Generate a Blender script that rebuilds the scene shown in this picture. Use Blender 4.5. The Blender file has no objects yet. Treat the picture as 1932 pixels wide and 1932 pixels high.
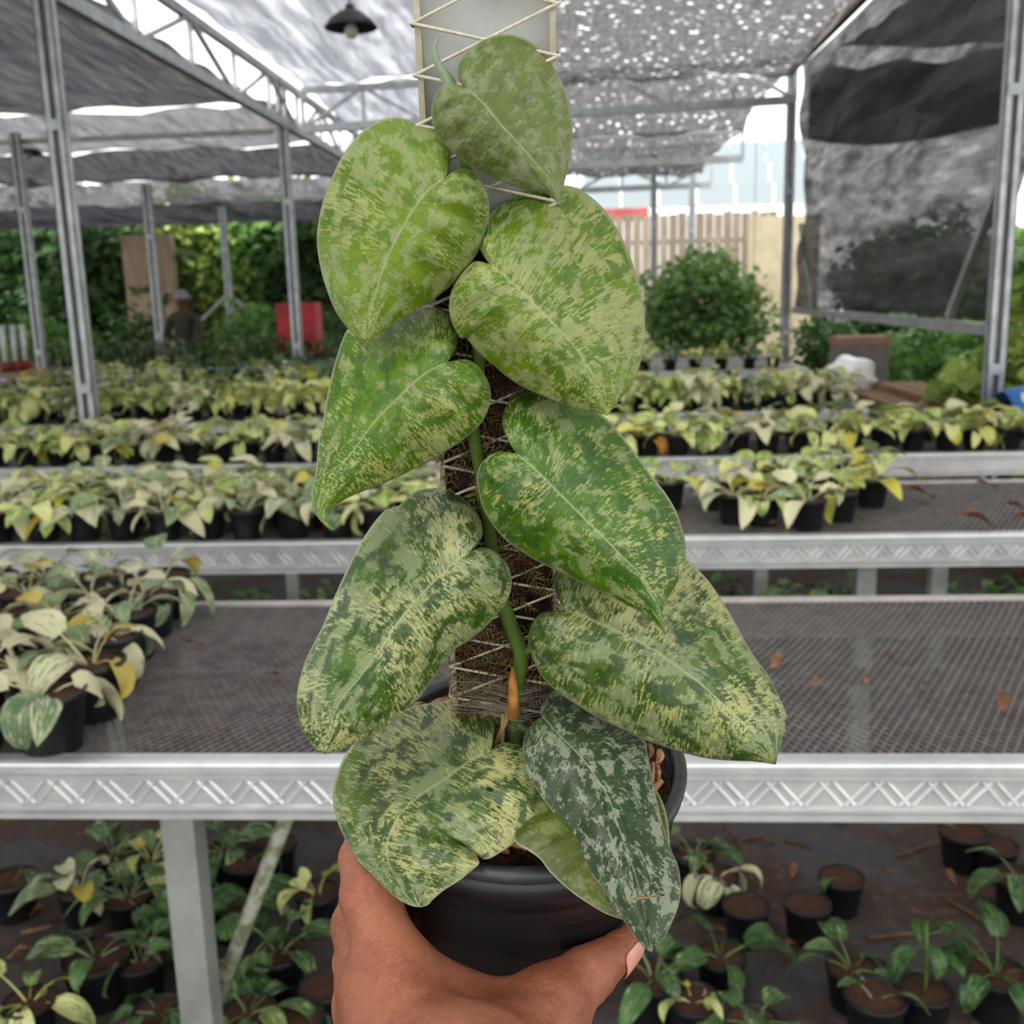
import bpy, bmesh, math, random
import numpy as np
from mathutils import Vector, Matrix

SC = bpy.context.scene
COL = SC.collection
RND = random.Random(7)

# ------------------------------------------------------------------ camera
F, YAW, PITCH, ROLL, CAMH = 1950.0, math.radians(3.5), math.radians(11.86), math.radians(1.5), 1.58
FWD = np.array([-math.sin(YAW)*math.cos(PITCH), math.cos(YAW)*math.cos(PITCH), -math.sin(PITCH)])
_r0 = np.array([math.cos(YAW), math.sin(YAW), 0.0])
_u0 = np.cross(_r0, FWD)
RGT = math.cos(ROLL)*_r0 - math.sin(ROLL)*_u0
UPV = math.sin(ROLL)*_r0 + math.cos(ROLL)*_u0
CAM = np.array([0.0, 0.0, CAMH])

cam_data = bpy.data.cameras.new('camera')
cam = bpy.data.objects.new('camera', cam_data)
COL.objects.link(cam)
M = Matrix.Identity(4)
for i in range(3):
    M[i][0], M[i][1], M[i][2], M[i][3] = RGT[i], UPV[i], -FWD[i], CAM[i]
cam.matrix_world = M
cam_data.sensor_width = 36.0
cam_data.sensor_fit = 'HORIZONTAL'
cam_data.lens = 36.0*F/1932.0
cam_data.clip_start = 0.02
cam_data.clip_end = 300
cam_data.dof.use_dof = True
cam_data.dof.focus_distance = 0.425
cam_data.dof.aperture_fstop = cam_data.lens/2.1
SC.camera = cam

# ------------------------------------------------------------------ light: overcast sky and a veiled sun
world = bpy.data.worlds.new('overcast_sky')
SC.world = world
world.use_nodes = True
bg = world.node_tree.nodes['Background']
bg.inputs[0].default_value = (1.0, 0.995, 0.97, 1)
bg.inputs[1].default_value = 1.8
sun_data = bpy.data.lights.new('veiled_sun', 'SUN')
sun_data.energy = 3.4
sun_data.angle = math.radians(28)
sun_data.color = (1.0, 0.97, 0.92)
sun = bpy.data.objects.new('veiled_sun', sun_data)
COL.objects.link(sun)
sun.rotation_euler = Vector((0.35, 0.55, -1.0)).to_track_quat('-Z', 'Y').to_euler()
sun.location = (0, 0, 12)

vs = SC.view_settings
vs.view_transform = 'Standard'
vs.look = 'None'
vs.gamma = 1.0
vs.use_curve_mapping = False
vs.exposure = 0.5
cy = SC.cycles                          # shorter light paths, the place is lit evenly
cy.max_bounces, cy.diffuse_bounces, cy.glossy_bounces, cy.transmission_bounces, cy.transparent_max_bounces = 5, 3, 2, 4, 7
cy.caustics_reflective = cy.caustics_refractive = False

# ------------------------------------------------------------------ pixels to places
def ray(x, y):
    return FWD + RGT*((x-966)/F) - UPV*((y-966)/F)
def px(x, y, z):                       # a pixel at a known depth along the view axis
    return CAM + ray(x, y)*z
def cdir(v):                           # a direction given as right, up, depth
    return RGT*v[0] + UPV*v[1] + FWD*v[2]
def onz(x, y, z):                      # a pixel on a level surface of height z
    d = ray(x, y); return CAM + d*((z-CAMH)/d[2])
def ony(x, y, Y):                      # a pixel on the upright plane at distance Y
    d = ray(x, y); return CAM + d*(Y/d[1])

# ------------------------------------------------------------------ node helpers
def lin(h):
    h = h.lstrip('#')
    o = []
    for i in (0, 2, 4):
        c = int(h[i:i+2], 16)/255
        o.append(c/12.92 if c <= 0.04045 else ((c+0.055)/1.055)**2.4)
    return (o[0], o[1], o[2], 1.0)

class NT:
    def __init__(s, name):
        s.m = bpy.data.materials.new(name); s.m.use_nodes = True
        s.t = s.m.node_tree; s.t.nodes.clear()
        s.out = s.t.nodes.new('ShaderNodeOutputMaterial')
    def n(s, typ, **kw):
        nd = s.t.nodes.new(typ)
        for k, v in kw.items(): setattr(nd, k, v)
        return nd
    def put(s, sock, v):
        if isinstance(v, bpy.types.NodeSocket): s.t.links.new(v, sock)
        elif v is not None: sock.default_value = v
    def tc(s, which='Object'):
        return s.n('ShaderNodeTexCoord').outputs[which]
    def uv(s, name):
        return s.n('ShaderNodeUVMap', uv_map=name).outputs[0]
    def sep(s, v):
        nd = s.n('ShaderNodeSeparateXYZ'); s.put(nd.inputs[0], v); return nd.outputs
    def comb(s, x=0.0, y=0.0, z=0.0):
        nd = s.n('ShaderNodeCombineXYZ')
        for i, v in enumerate((x, y, z)): s.put(nd.inputs[i], v)
        return nd.outputs[0]
    def math(s, op, a, b=None, c=None, clamp=False):
        nd = s.n('ShaderNodeMath', operation=op); nd.use_clamp = clamp
        for i, v in enumerate((a, b, c)):
            if v is not None: s.put(nd.inputs[i], v)
        return nd.outputs[0]
    def vmul(s, a, b):
        nd = s.n('ShaderNodeVectorMath', operation='MULTIPLY'); s.put(nd.inputs[0], a); s.put(nd.inputs[1], b); return nd.outputs[0]
    def vadd(s, a, b):
        nd = s.n('ShaderNodeVectorMath', operation='ADD'); s.put(nd.inputs[0], a); s.put(nd.inputs[1], b); return nd.outputs[0]
    def noise(s, vec, scale=5.0, detail=2.0, rough=0.5, dist=0.0):
        nd = s.n('ShaderNodeTexNoise')
        if vec is not None: s.put(nd.inputs['Vector'], vec)
        nd.inputs['Scale'].default_value = scale; nd.inputs['Detail'].default_value = detail
        nd.inputs['Roughness'].default_value = rough; nd.inputs['Distortion'].default_value = dist
        return nd.outputs[0]
    def voro(s, vec, scale=5.0, feature='F1', out=0):
        nd = s.n('ShaderNodeTexVoronoi', feature=feature)
        if vec is not None: s.put(nd.inputs['Vector'], vec)
        nd.inputs['Scale'].default_value = scale
        return nd.outputs[out]
    def step(s, v, lo, hi, a=0.0, b=1.0):
        nd = s.n('ShaderNodeMapRange', interpolation_type='SMOOTHSTEP')
        s.put(nd.inputs[0], v)
        for i, q in enumerate((lo, hi, a, b)): s.put(nd.inputs[1+i], q)
        return nd.outputs[0]
    def mix(s, f, a, b, blend='MIX'):
        nd = s.n('ShaderNodeMix', data_type='RGBA', blend_type=blend)
        s.put(nd.inputs[0], f); s.put(nd.inputs[6], a); s.put(nd.inputs[7], b)
        return nd.outputs[2]
    def bump(s, h, strength=0.3, dist=0.01):
        nd = s.n('ShaderNodeBump'); s.put(nd.inputs['Height'], h)
        nd.inputs['Strength'].default_value = strength; nd.inputs['Distance'].default_value = dist
        return nd.outputs[0]
    def rnd(s):
        return s.n('ShaderNodeObjectInfo').outputs['Random']
    def bsdf(s, color, rough=0.6, normal=None, metal=0.0, spec=0.5, **kw):
        nd = s.n('ShaderNodeBsdfPrincipled')
        s.put(nd.inputs['Base Color'], color); s.put(nd.inputs['Roughness'], rough)
        s.put(nd.inputs['Metallic'], metal); s.put(nd.inputs['Specular IOR Level'], spec)
        if normal is not None: s.put(nd.inputs['Normal'], normal)
        for k, v in kw.items(): s.put(nd.inputs[k], v)
        return nd.outputs[0]
    def mixsh(s, f, a, b):
        nd = s.n('ShaderNodeMixShader'); s.put(nd.inputs[0], f); s.put(nd.inputs[1], a); s.put(nd.inputs[2], b)
        return nd.outputs[0]
    def transl(s, color):
        nd = s.n('ShaderNodeBsdfTranslucent'); s.put(nd.inputs[0], color); return nd.outputs[0]
    def transp(s, color=(1, 1, 1, 1)):
        nd = s.n('ShaderNodeBsdfTransparent'); s.put(nd.inputs[0], color); return nd.outputs[0]
    def done(s, sh):
        s.put(s.out.inputs[0], sh); return s.m

def plain(name, a, b=None, scale=20.0, rough=0.6, metal=0.0, bump=0.0, detail=4.0, stretch=None, spec=0.5, vary=0.0):
    t = NT(name)
    v = t.tc('Object')
    if stretch: v = t.vmul(v, stretch)
    if vary:
        v = t.vadd(v, t.comb(t.math('MULTIPLY', t.rnd(), 37.0)))
    nz = t.noise(v, scale, detail, 0.6)
    c = t.mix(t.step(nz, 0.3, 0.7), lin(a), lin(b or a))
    if vary:
        c = t.mix(t.math('MULTIPLY', t.rnd(), vary), c, (0, 0, 0, 1))
    nrm = t.bump(nz, bump, 0.005) if bump else None
    return t.done(t.bsdf(c, rough, nrm, metal, spec))

# ------------------------------------------------------------------ mesh helpers
class MB:
    def __init__(s): s.v, s.f = [], []
    def add(s, vs_, fs_):
        o = len(s.v); s.v += [tuple(map(float, p)) for p in vs_]; s.f += [tuple(i+o for i in f) for f in fs_]
        return s
    def bar(s, a, b, w, h=None, up=(0, 0, 1), roll=0.0):
        a, b = Vector(a), Vector(b); h = w if h is None else h
        d = (b-a).normalized(); u = Vector(up)
        if abs(d.dot(u)) > 0.98: u = Vector((0, 1, 0)) if abs(d.y) < 0.9 else Vector((1, 0, 0))
        r = d.cross(u).normalized(); u = r.cross(d).normalized()
        if roll:
            q = Matrix.Rotation(roll, 3, d); r, u = q @ r, q @ u
        P = []
        for p in (a, b):
            for sx, sy in ((-1, -1), (1, -1), (1, 1), (-1, 1)):
                P.append(p + r*(sx*w/2) + u*(sy*h/2))
        return s.add(P, [(0, 1, 2, 3), (7, 6, 5, 4), (0, 4, 5, 1), (1, 5, 6, 2), (2, 6, 7, 3), (3, 7, 4, 0)])
    def box(s, lo, hi):
        x0, y0, z0 = lo; x1, y1, z1 = hi
        return s.add([(x0, y0, z0), (x1, y0, z0), (x1, y1, z0), (x0, y1, z0), (x0, y0, z1), (x1, y0, z1), (x1, y1, z1), (x0, y1, z1)],
                     [(3, 2, 1, 0), (4, 5, 6, 7), (0, 1, 5, 4), (1, 2, 6, 5), (2, 3, 7, 6), (3, 0, 4, 7)])
    def tube(s, pts, rad, n=8, cap=True):
        pts = [Vector(p) for p in pts]
        if not hasattr(rad, '__len__'): rad = [rad]*len(pts)
        V, Fc = [], []
        ref = None
        for i, p in enumerate(pts):
            d = (pts[min(i+1, len(pts)-1)] - pts[max(i-1, 0)]).normalized()
            if ref is None:
                ref = d.orthogonal().normalized()
            else:
                ref = (ref - d*ref.dot(d))
                ref = ref.normalized() if ref.length > 1e-6 else d.orthogonal().normalized()
            q = d.cross(ref)
            for k in range(n):
                a = 2*math.pi*k/n
                V.append(p + ref*(rad[i]*math.cos(a)) + q*(rad[i]*math.sin(a)))
        for i in range(len(pts)-1):
            for k in range(n):
                Fc.append((i*n+k, i*n+(k+1) % n, (i+1)*n+(k+1) % n, (i+1)*n+k))
        if cap:
            Fc.append(tuple(range(n-1, -1, -1))); m = (len(pts)-1)*n; Fc.append(tuple(range(m, m+n)))
        return s.add(V, Fc)
    def lathe(s, prof, n=24, c=(0, 0, 0), ax=None):
        ex, ey, ez = ax if ax is not None else (np.array([1, 0, 0]), np.array([0, 1, 0]), np.array([0, 0, 1]))
        c = np.array(c, float)
        V, Fc = [], []
        for r, h in prof:
            for k in range(n):
                a = 2*math.pi*k/n
                V.append(c + ex*(r*math.cos(a)) + ey*(r*math.sin(a)) + ez*h)
        for i in range(len(prof)-1):
            for k in range(n):
                Fc.append((i*n+k, i*n+(k+1) % n, (i+1)*n+(k+1) % n, (i+1)*n+k))
        return s.add(V, Fc)
    def mesh(s, name, mat=None, smooth=False):
        me = bpy.data.meshes.new(name)
        me.from_pydata(s.v, [], s.f); me.update()
        if mat: me.materials.append(mat)
        if smooth: me.polygons.foreach_set('use_smooth', [True]*len(me.polygons))
        return me
    def build(s, name, mat=None, parent=None, smooth=False, at=None):
        return link(name, s.mesh(name, mat, smooth), parent, at)

def link(name, me, parent=None, at=None):
    o = bpy.data.objects.new(name, me); COL.objects.link(o)
    if parent is not None:
        o.parent = parent
        if at is None: o.matrix_parent_inverse = PINV.get(parent.name, Matrix.Identity(4))
    if at is not None: o.location = at
    return o
PINV = {}
def tag(o, label=None, cat=None, group=None, kind=None):
    if label: o['label'] = label
    if cat: o['category'] = cat
    if group: o['group'] = group
    if kind: o['kind'] = kind
    return o
def empty(name, loc, label=None, cat=None, group=None, kind=None, rz=0.0):
    o = bpy.data.objects.new(name, None); COL.objects.link(o)
    o.location = tuple(map(float, loc)); o.rotation_euler = (0, 0, rz); o.empty_display_size = 0.05
    mw = Matrix.Translation(Vector(o.location)) @ Matrix.Rotation(rz, 4, 'Z')
    PINV[o.name] = mw.inverted()
    return tag(o, label, cat, group, kind)
ORD = ['first', 'second', 'third', 'fourth', 'fifth', 'sixth', 'seventh', 'eighth', 'ninth', 'tenth', 'eleventh', 'twelfth',
       'thirteenth', 'fourteenth', 'fifteenth', 'sixteenth', 'seventeenth', 'eighteenth', 'nineteenth', 'twentieth']
TENS = {20: 'twenty', 30: 'thirty', 40: 'forty', 50: 'fifty'}
def ordn(k):
    k += 1
    if k <= 20: return ORD[k-1]
    t, r = k//10*10, k % 10
    return TENS[t] + '-' + ORD[r-1] if r else {30: 'thirtieth', 40: 'fortieth', 50: 'fiftieth'}[t]

# ------------------------------------------------------------------ shared materials
STEEL = plain('galvanised_steel', '#b9bdbf', '#9a9fa1', 9.0, 0.42, 0.55, 0.05)
STEEL_OLD = plain('weathered_galvanised_steel', '#a9ada9', '#878b85', 7.0, 0.5, 0.4, 0.08)
ALU = plain('pressed_aluminium_rail', '#d8dad9', '#c6c9c9', 14.0, 0.38, 0.5, 0.04)
ALU_BACK = plain('dusty_aluminium_rail', '#cfc8c8', '#b8b0b0', 14.0, 0.5, 0.25, 0.04)
MESHM = plain('expanded_metal', '#827d7b', '#646160', 30.0, 0.5, 0.45, 0.05)
BLACKP = plain('black_plastic', '#1c1d20', '#141518', 25.0, 0.42, 0.0, 0.03, spec=0.4)
SOILM = plain('red_brown_potting_soil', '#5c3a26', '#33211a', 140.0, 0.95, 0.0, 0.8, 5.0)

# ------------------------------------------------------------------ ground
t = NT('dark_weed_mat_and_soil')
v = t.tc('Object')
n1 = t.noise(v, 2.2, 6.0, 0.65); n2 = t.noise(v, 26.0, 5.0, 0.7); n3 = t.noise(v, 120.0, 2.0, 0.6)
c = t.mix(t.step(n1, 0.42, 0.58), lin('#4a494c'), lin('#45342b'))
c = t.mix(t.step(n2, 0.52, 0.66), c, lin('#665344'))
c = t.mix(t.step(n3, 0.55, 0.75, 0.0, 0.6), c, lin('#6a5949'))
GROUNDM = t.done(t.bsdf(c, 0.9, t.bump(t.math('ADD', n2, n3), 0.5, 0.01)))
floor = MB().box((-24, -8, -0.12), (18, 60, 0.0)).build('floor', GROUNDM)
tag(floor, 'dark grey weed mat with soil and litter under the benches', 'ground', kind='structure')

# ------------------------------------------------------------------ posts and trusses
PYL, PYM, XL, XR = 6.3, 11.5, -3.02, 2.47
ZB, ZT = 3.38, 3.83
def post(name, x, y, w, h, label, group='steel posts of the shade house', braces=False):
    e = empty(name, (x, y, 0), label, 'post', group)
    d = w*0.62
    for sx in (-1, 1):                                   # two C-profiles back to back with a gap between
        m = MB()
        cx = x + sx*w*0.29
        m.box((cx-w*0.20, y-d/2, 0.012), (cx+w*0.20, y-d/2+0.006, h))
        m.box((cx-w*0.20, y-d/2, 0.012), (cx-w*0.20+0.006, y+d/2, h))
        m.box((cx+w*0.20-0.006, y-d/2, 0.012), (cx+w*0.20, y+d/2, h))
        m.box((cx-w*0.20, y+d/2-0.006, 0.012), (cx+w*0.20, y+d/2, h))
        m.build('post_profile', STEEL, e)
    web = MB().box((x-w*0.1, y-0.01, 0.012), (x+w*0.1, y+0.012, h)); web.build('web_plate', STEEL_OLD, e)
    MB().box((x-w*0.8, y-w*0.8, 0), (x+w*0.8, y+w*0.8, 0.012)).build('base_plate', STEEL_OLD, e)
    for zz in (1.05, 2.6):
        MB().box((x-w*0.42, y-d/2-0.008, zz), (x+w*0.42, y-d/2, zz+0.06)).build('tie_plate', STEEL, e)
    if braces:
        for sx in (-1, 1):
            MB().bar((x, y-d/2, 1.75), (x+sx*0.7, y-d/2, 1.15), 0.06).build('brace', STEEL_OLD, e)
    return e
post('steel_post', XL, PYL, 0.112, ZT+0.1, 'thick galvanised double post nearest on the side of the red crate')
post('steel_post', XR+0.02, PYL, 0.112, ZT+0.1, 'thick galvanised double post at the near edge of the hanging side net')
post('steel_post', -3.05, PYM, 0.115, ZT, 'galvanised post standing in front of the red crate')
post('steel_post', XR-0.02, 12.2, 0.105, ZT+0.1, 'thin galvanised post at the far edge of the hanging side net')
post('steel_post', -6.0, PYM, 0.11, ZB+0.06, 'galvanised post behind the slatted wooden table')
post('steel_post', -6.68, 16.7, 0.15, ZB+0.06, 'far galvanised post just beyond the standing person')
post('steel_post', -6.9, 21.0, 0.14, ZB+0.06, 'far galvanised post carrying two diagonal braces', braces=True)
post('steel_post', 1.35, 17.4, 0.10, ZT, 'slim far post rising from behind the big round shrub')
post('steel_post', 2.2, 19.5, 0.12, ZT, 'slim far post in front of the board fence')

def truss(name, a, b, depth, n, w, label, mat=STEEL, alt=True, group='lattice trusses of the roof'):
    a, b = np.array(a, float), np.array(b, float)
    e = empty(name, a, label, 'truss', group)
    up = np.array([0, 0, depth])
    MB().bar(a, b, w, w*1.15).build('bottom_chord', mat, e)
    MB().bar(a+up, b+up, w*0.8, w*0.9).build('top_chord', mat, e)
    for i in range(n+1):
        p = a+(b-a)*i/n
        MB().bar(p, p+up, w*0.5).build('vertical_strut', mat, e)
        if i < n:
            q = a+(b-a)*(i+1)/n
            if alt and i % 2: MB().bar(p+up, q, w*0.5).build('diagonal_strut', mat, e)
            else: MB().bar(p, q+up, w*0.5).build('diagonal_strut', mat, e)
    return e
truss('roof_truss', (XL, 1.0, ZB-0.03), (XL, 22.0, ZB+0.12), 0.42, 19, 0.075, 'long lattice truss running away above the posts beside the dark nets')
truss('roof_truss', (XL+0.1, 11.9, ZB+0.05), (XR, 12.1, ZB+0.2), 0.40, 8, 0.075, 'nearest crosswise lattice truss, ending at the thin net post')
truss('roof_truss', (XL+0.1, 15.3, ZB-0.06), (XR-0.05, 15.3, ZB-0.02), 0.36, 7, 0.08, 'second crosswise lattice truss, seen below the nearest one')
truss('roof_truss', (XL+0.1, 18.6, ZB-0.1), (XR-0.05, 18.6, ZB-0.05), 0.36, 7, 0.08, 'farthest crosswise lattice truss above the board fence')
e = tag(MB().bar((XR+0.02, 2.0, 3.97), (XR+0.02, 12.3, 3.97), 0.07, 0.1).build('edge_beam', plain('brown_painted_steel', '#6d6259', '#4f4740', 8.0, 0.6)), 'brown edge beam carrying the top of the hanging side net', 'beam')
e = tag(MB().bar((-3.16, PYM+0.02, 3.36), (-14, PYM+0.3, 3.36), 0.05, 0.05).build('cross_pipe', STEEL_OLD), 'dark pipe carrying the dark shade nets, level with the post joint', 'pipe')

# ------------------------------------------------------------------ shade nets
def net_mat(name, dark, light, opaque, streak=(2.0, 30.0, 2.0), sparkle=0.0, scale=1.0, var=0.25, sp_scale=26.0, thru=0.45):
    t = NT(name)
    v = t.tc('Object')
    n1 = t.noise(t.vmul(v, streak), scale, 5.0, 0.65, 0.3)
    n2 = t.noise(v, 0.8*scale, 3.0, 0.5)
    c = t.mix(t.step(n1, 0.35, 0.7), lin(dark), lin(light))
    n3 = t.noise(t.vmul(v, (streak[0]*4, streak[1]*2, 4)), scale*2.0, 3.0, 0.7)
    op = t.math('ADD', opaque, t.math('MULTIPLY', t.math('SUBTRACT', t.math('ADD', n1, n3), 1.0), var), clamp=True)
    if sparkle:
        h = t.voro(v, sp_scale, 'F1', 0)
        gate = t.step(t.noise(v, 1.6, 3.0, 0.6), 0.32, 0.5)
        hole = t.math('MULTIPLY', t.step(h, 0.12, 0.30, 1.0, 0.0), gate)
        op = t.math('SUBTRACT', op, t.math('MULTIPLY', hole, sparkle), clamp=True)
    df = t.n('ShaderNodeBsdfDiffuse'); t.put(df.inputs[0], c)
    cloth = t.mixsh(thru, df.outputs[0], t.transl(c))
    return t.done(t.mixsh(op, t.transp(), cloth))
NET_DARK = net_mat('dark_shade_net', '#36343b', '#7d7b84', 0.84, (1.7, 0.22, 1.0), var=0.42, scale=1.3)
NET_MID = net_mat('grey_shade_net', '#5d5c62', '#a9a8ae', 0.74, (1.2, 0.3, 1.0), var=0.5, scale=1.3)
NET_LIGHT = net_mat('pale_translucent_sheet', '#a6a8af', '#e9ebef', 0.94, (4.5, 0.35, 1.0), var=0.4, scale=1.5, thru=0.63)
NET_CRINKLE = net_mat('crinkled_shade_net', '#3f3c40', '#a3a0a3', 0.77, (3.2, 2.6, 1.0), sparkle=1.0, var=0.85, scale=1.6, sp_scale=8.5, thru=0.55)
NET_SIDE = net_mat('hanging_side_net', '#464648', '#7d7c7e', 0.74, (0.6, 0.40, 3.2), var=0.6, scale=1.3)

def sheet(name, fn, nu, nv, mat, label, group=None, cat='shade net'):
    m = MB(); V, Fc = [], []
    for i in range(nu+1):
        for j in range(nv+1): V.append(fn(i/nu, j/nv))
    for i in range(nu):
        for j in range(nv):
            k = i*(nv+1)+j; Fc.append((k, k+nv+1, k+nv+2, k+1))
    m.add(V, Fc)
    o = m.build(name, mat, None, True)
    md = o.modifiers.new('thickness', 'SOLIDIFY'); md.thickness = 0.003
    return tag(o, label, cat, group)
def flat_net(x0, x1, y0, y1, z, sag, seed, droop=0.0):
    r = random.Random(seed); a, b, c_ = r.random()*6, r.random()*6, r.random()*6
    def fn(u, v_):
        x, y = x0+(x1-x0)*u, y0+(y1-y0)*v_
        zz = z - sag*math.sin(math.pi*v_)*(0.8+0.2*math.sin(3*x+a)) + 0.025*math.sin(5.1*x+a+1.3*y) + 0.018*math.sin(7*y+b+2*x) + 0.012*math.sin(13*x+c_)
        zz -= droop*max(0.0, (v_-0.88)/0.12)**1.5
        return (x, y, zz)
    return fn
gn = 'dark shade nets of the side bay'
sheet('shade_net', flat_net(-15, XL-0.06, -4, 6.2, 3.64, 0.10, 1), 40, 40, NET_DARK, 'dark grey shade net above the nearest post, top corner of the picture', gn)
sheet('shade_net', flat_net(-15, XL-0.06, 6.22, 11.44, 3.63, 0.12, 2), 40, 40, NET_DARK, 'dark grey shade net reaching from the nearest post to the dark pipe', gn)
sheet('shade_net', flat_net(-15, XL-0.06, 11.46, 14.2, 3.61, 0.12, 3), 40, 24, NET_MID, 'paler grey shade net just behind the dark pipe', gn)
sheet('shade_net', flat_net(-15, XL-0.06, 14.24, 17.5, 3.60, 0.18, 4), 40, 24, NET_DARK, 'dark sagging shade net third behind the dark pipe', gn)
sheet('shade_net', flat_net(-15, XL-0.06, 17.55, 21.3, 3.58, 0.14, 5), 40, 24, NET_MID, 'paler shade net over the person and far posts', gn)
sheet('shade_net', flat_net(-15, XL-0.06, 21.4, 27.0, 3.57, 0.10, 6), 40, 24, NET_DARK, 'farthest dark shade net meeting the trees', gn)
gr = 'roof covers of the middle bay'
sheet('roof_sheet', flat_net(XL+0.03, -1.15, -4, 12.0, 3.95, 0.04, 7), 30, 60, NET_LIGHT, 'bright translucent roof sheet behind the larger hanging lamp', gr, 'roof sheet')
sheet('roof_sheet', flat_net(XL+0.03, -0.2, 12.1, 21.0, 3.95, 0.05, 8), 30, 40, NET_LIGHT, 'pale translucent roof sheet beyond the nearest crosswise truss', gr, 'roof sheet')
sheet('shade_net', flat_net(-0.85, XR-0.04, -4, 12.0, 3.98, 0.03, 9, droop=0.16), 50, 70, NET_CRINKLE, 'crinkled black roof net full of light specks above the top leaf', gr)
sheet('shade_net', flat_net(-0.2, XR-0.04, 12.3, 15.25, 3.92, 0.05, 10, droop=0.2), 40, 40, NET_CRINKLE, 'speckled black roof net between the first and second crosswise trusses', gr)
sheet('shade_net', flat_net(-0.2, XR-0.2, 15.4, 18.6, 3.72, 0.05, 11, droop=0.2), 40, 40, NET_CRINKLE, 'speckled black roof net between the second and farthest crosswise trusses', gr)
# the hanging net between the two right posts
def side_fn(u, v_):
    y = 6.3+(12.1-6.3)*v_
    z = 1.36+(3.93-1.36)*u
    inset = 0.10*math.sin(math.pi*u)*(1 if v_ > 0.97 else 0)
    return (XR+0.07+0.05*math.sin(2.1*y+3*z)*math.sin(math.pi*u)+0.02*math.sin(9*z+y), y-inset, z)
sheet('side_net', side_fn, 30, 50, NET_SIDE, 'dark see-through net curtain hanging between the two right-hand posts')
def side_fold(u, v_):
    y = 6.35+(12.0-6.35)*v_
    zl = 2.49+0.66*v_-0.10*math.sin(math.pi*v_); zh = 2.85+1.0*v_+0.03*math.sin(3*y)
    return (XR+0.13+0.02*math.sin(5*y), y, zl+(zh-zl)*u)
sheet('net_fold', side_fold, 10, 40, NET_DARK, 'doubled dark band of net across the middle of the side curtain')
e = empty('curtain_rail', (XR+0.07, 9.2, 1.3), 'metal bars holding the bottom edge of the hanging side net', 'frame')
MB().bar((XR+0.05, 6.35, 1.30), (XR+0.05, 12.1, 1.33), 0.05, 0.07).build('bottom_bar', STEEL, e)
MB().bar((XR+0.06, 11.9, 2.25), (XR+0.06, 11.2, 1.36), 0.05).build('corner_brace', STEEL_OLD, e)
MB().bar((XR+0.06, 6.45, 2.2), (XR+0.06, 7.2, 1.36), 0.05).build('corner_brace', STEEL_OLD, e)
# roof and plant house beyond the curtain
sheet('shade_net', flat_net(XR+0.3, 12, 1, 11.5, 3.95, 0.25, 12), 20, 40, NET_DARK, 'dark shade net of the next bay seen through the side curtain')

# ------------------------------------------------------------------ pendant lamps
LAMPM = plain('dark_enamel', '#25282a', '#1b1d1f', 10.0, 0.5)
BULB = NT('frosted_bulb'); BULBM = BULB.done(BULB.bsdf(lin('#a9a9a4'), 0.4))
def lamp(p, r, top, label):
    p = np.array(p)
    e = empty('pendant_lamp', p, label, 'lamp', 'pendant lamps')
    prof = [(0.03*r, 0.75*r), (0.16*r, 0.72*r), (0.2*r, 0.55*r), (0.45*r, 0.45*r), (0.8*r, 0.2*r), (1.0*r, -0.08*r), (0.97*r, -0.1*r), (0.75*r, 0.15*r), (0.4*r, 0.38*r), (0.05*r, 0.45*r)]
    MB().lathe(prof, 28, p).build('lamp_shade', LAMPM, e, True)
    MB().lathe([(0.0, 0.4*r), (0.14*r, 0.36*r), (0.15*r, 0.1*r), (0.24*r, -0.12*r), (0.26*r, -0.26*r), (0.18*r, -0.42*r), (0.0, -0.48*r)], 20, p).build('bulb', BULBM, e, True)
    MB().tube([p+np.array([0, 0, 0.72*r]), (p[0], p[1], top)], 0.006).build('cord', LAMPM, e)
lamp(ony(662, 48, 7.2), 0.175, 3.93, 'dark domed pendant lamp hanging beside the white support pole')
lamp(ony(52, 288, 13.0), 0.175, 3.45, 'small far domed pendant lamp under the dark shade nets')

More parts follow.
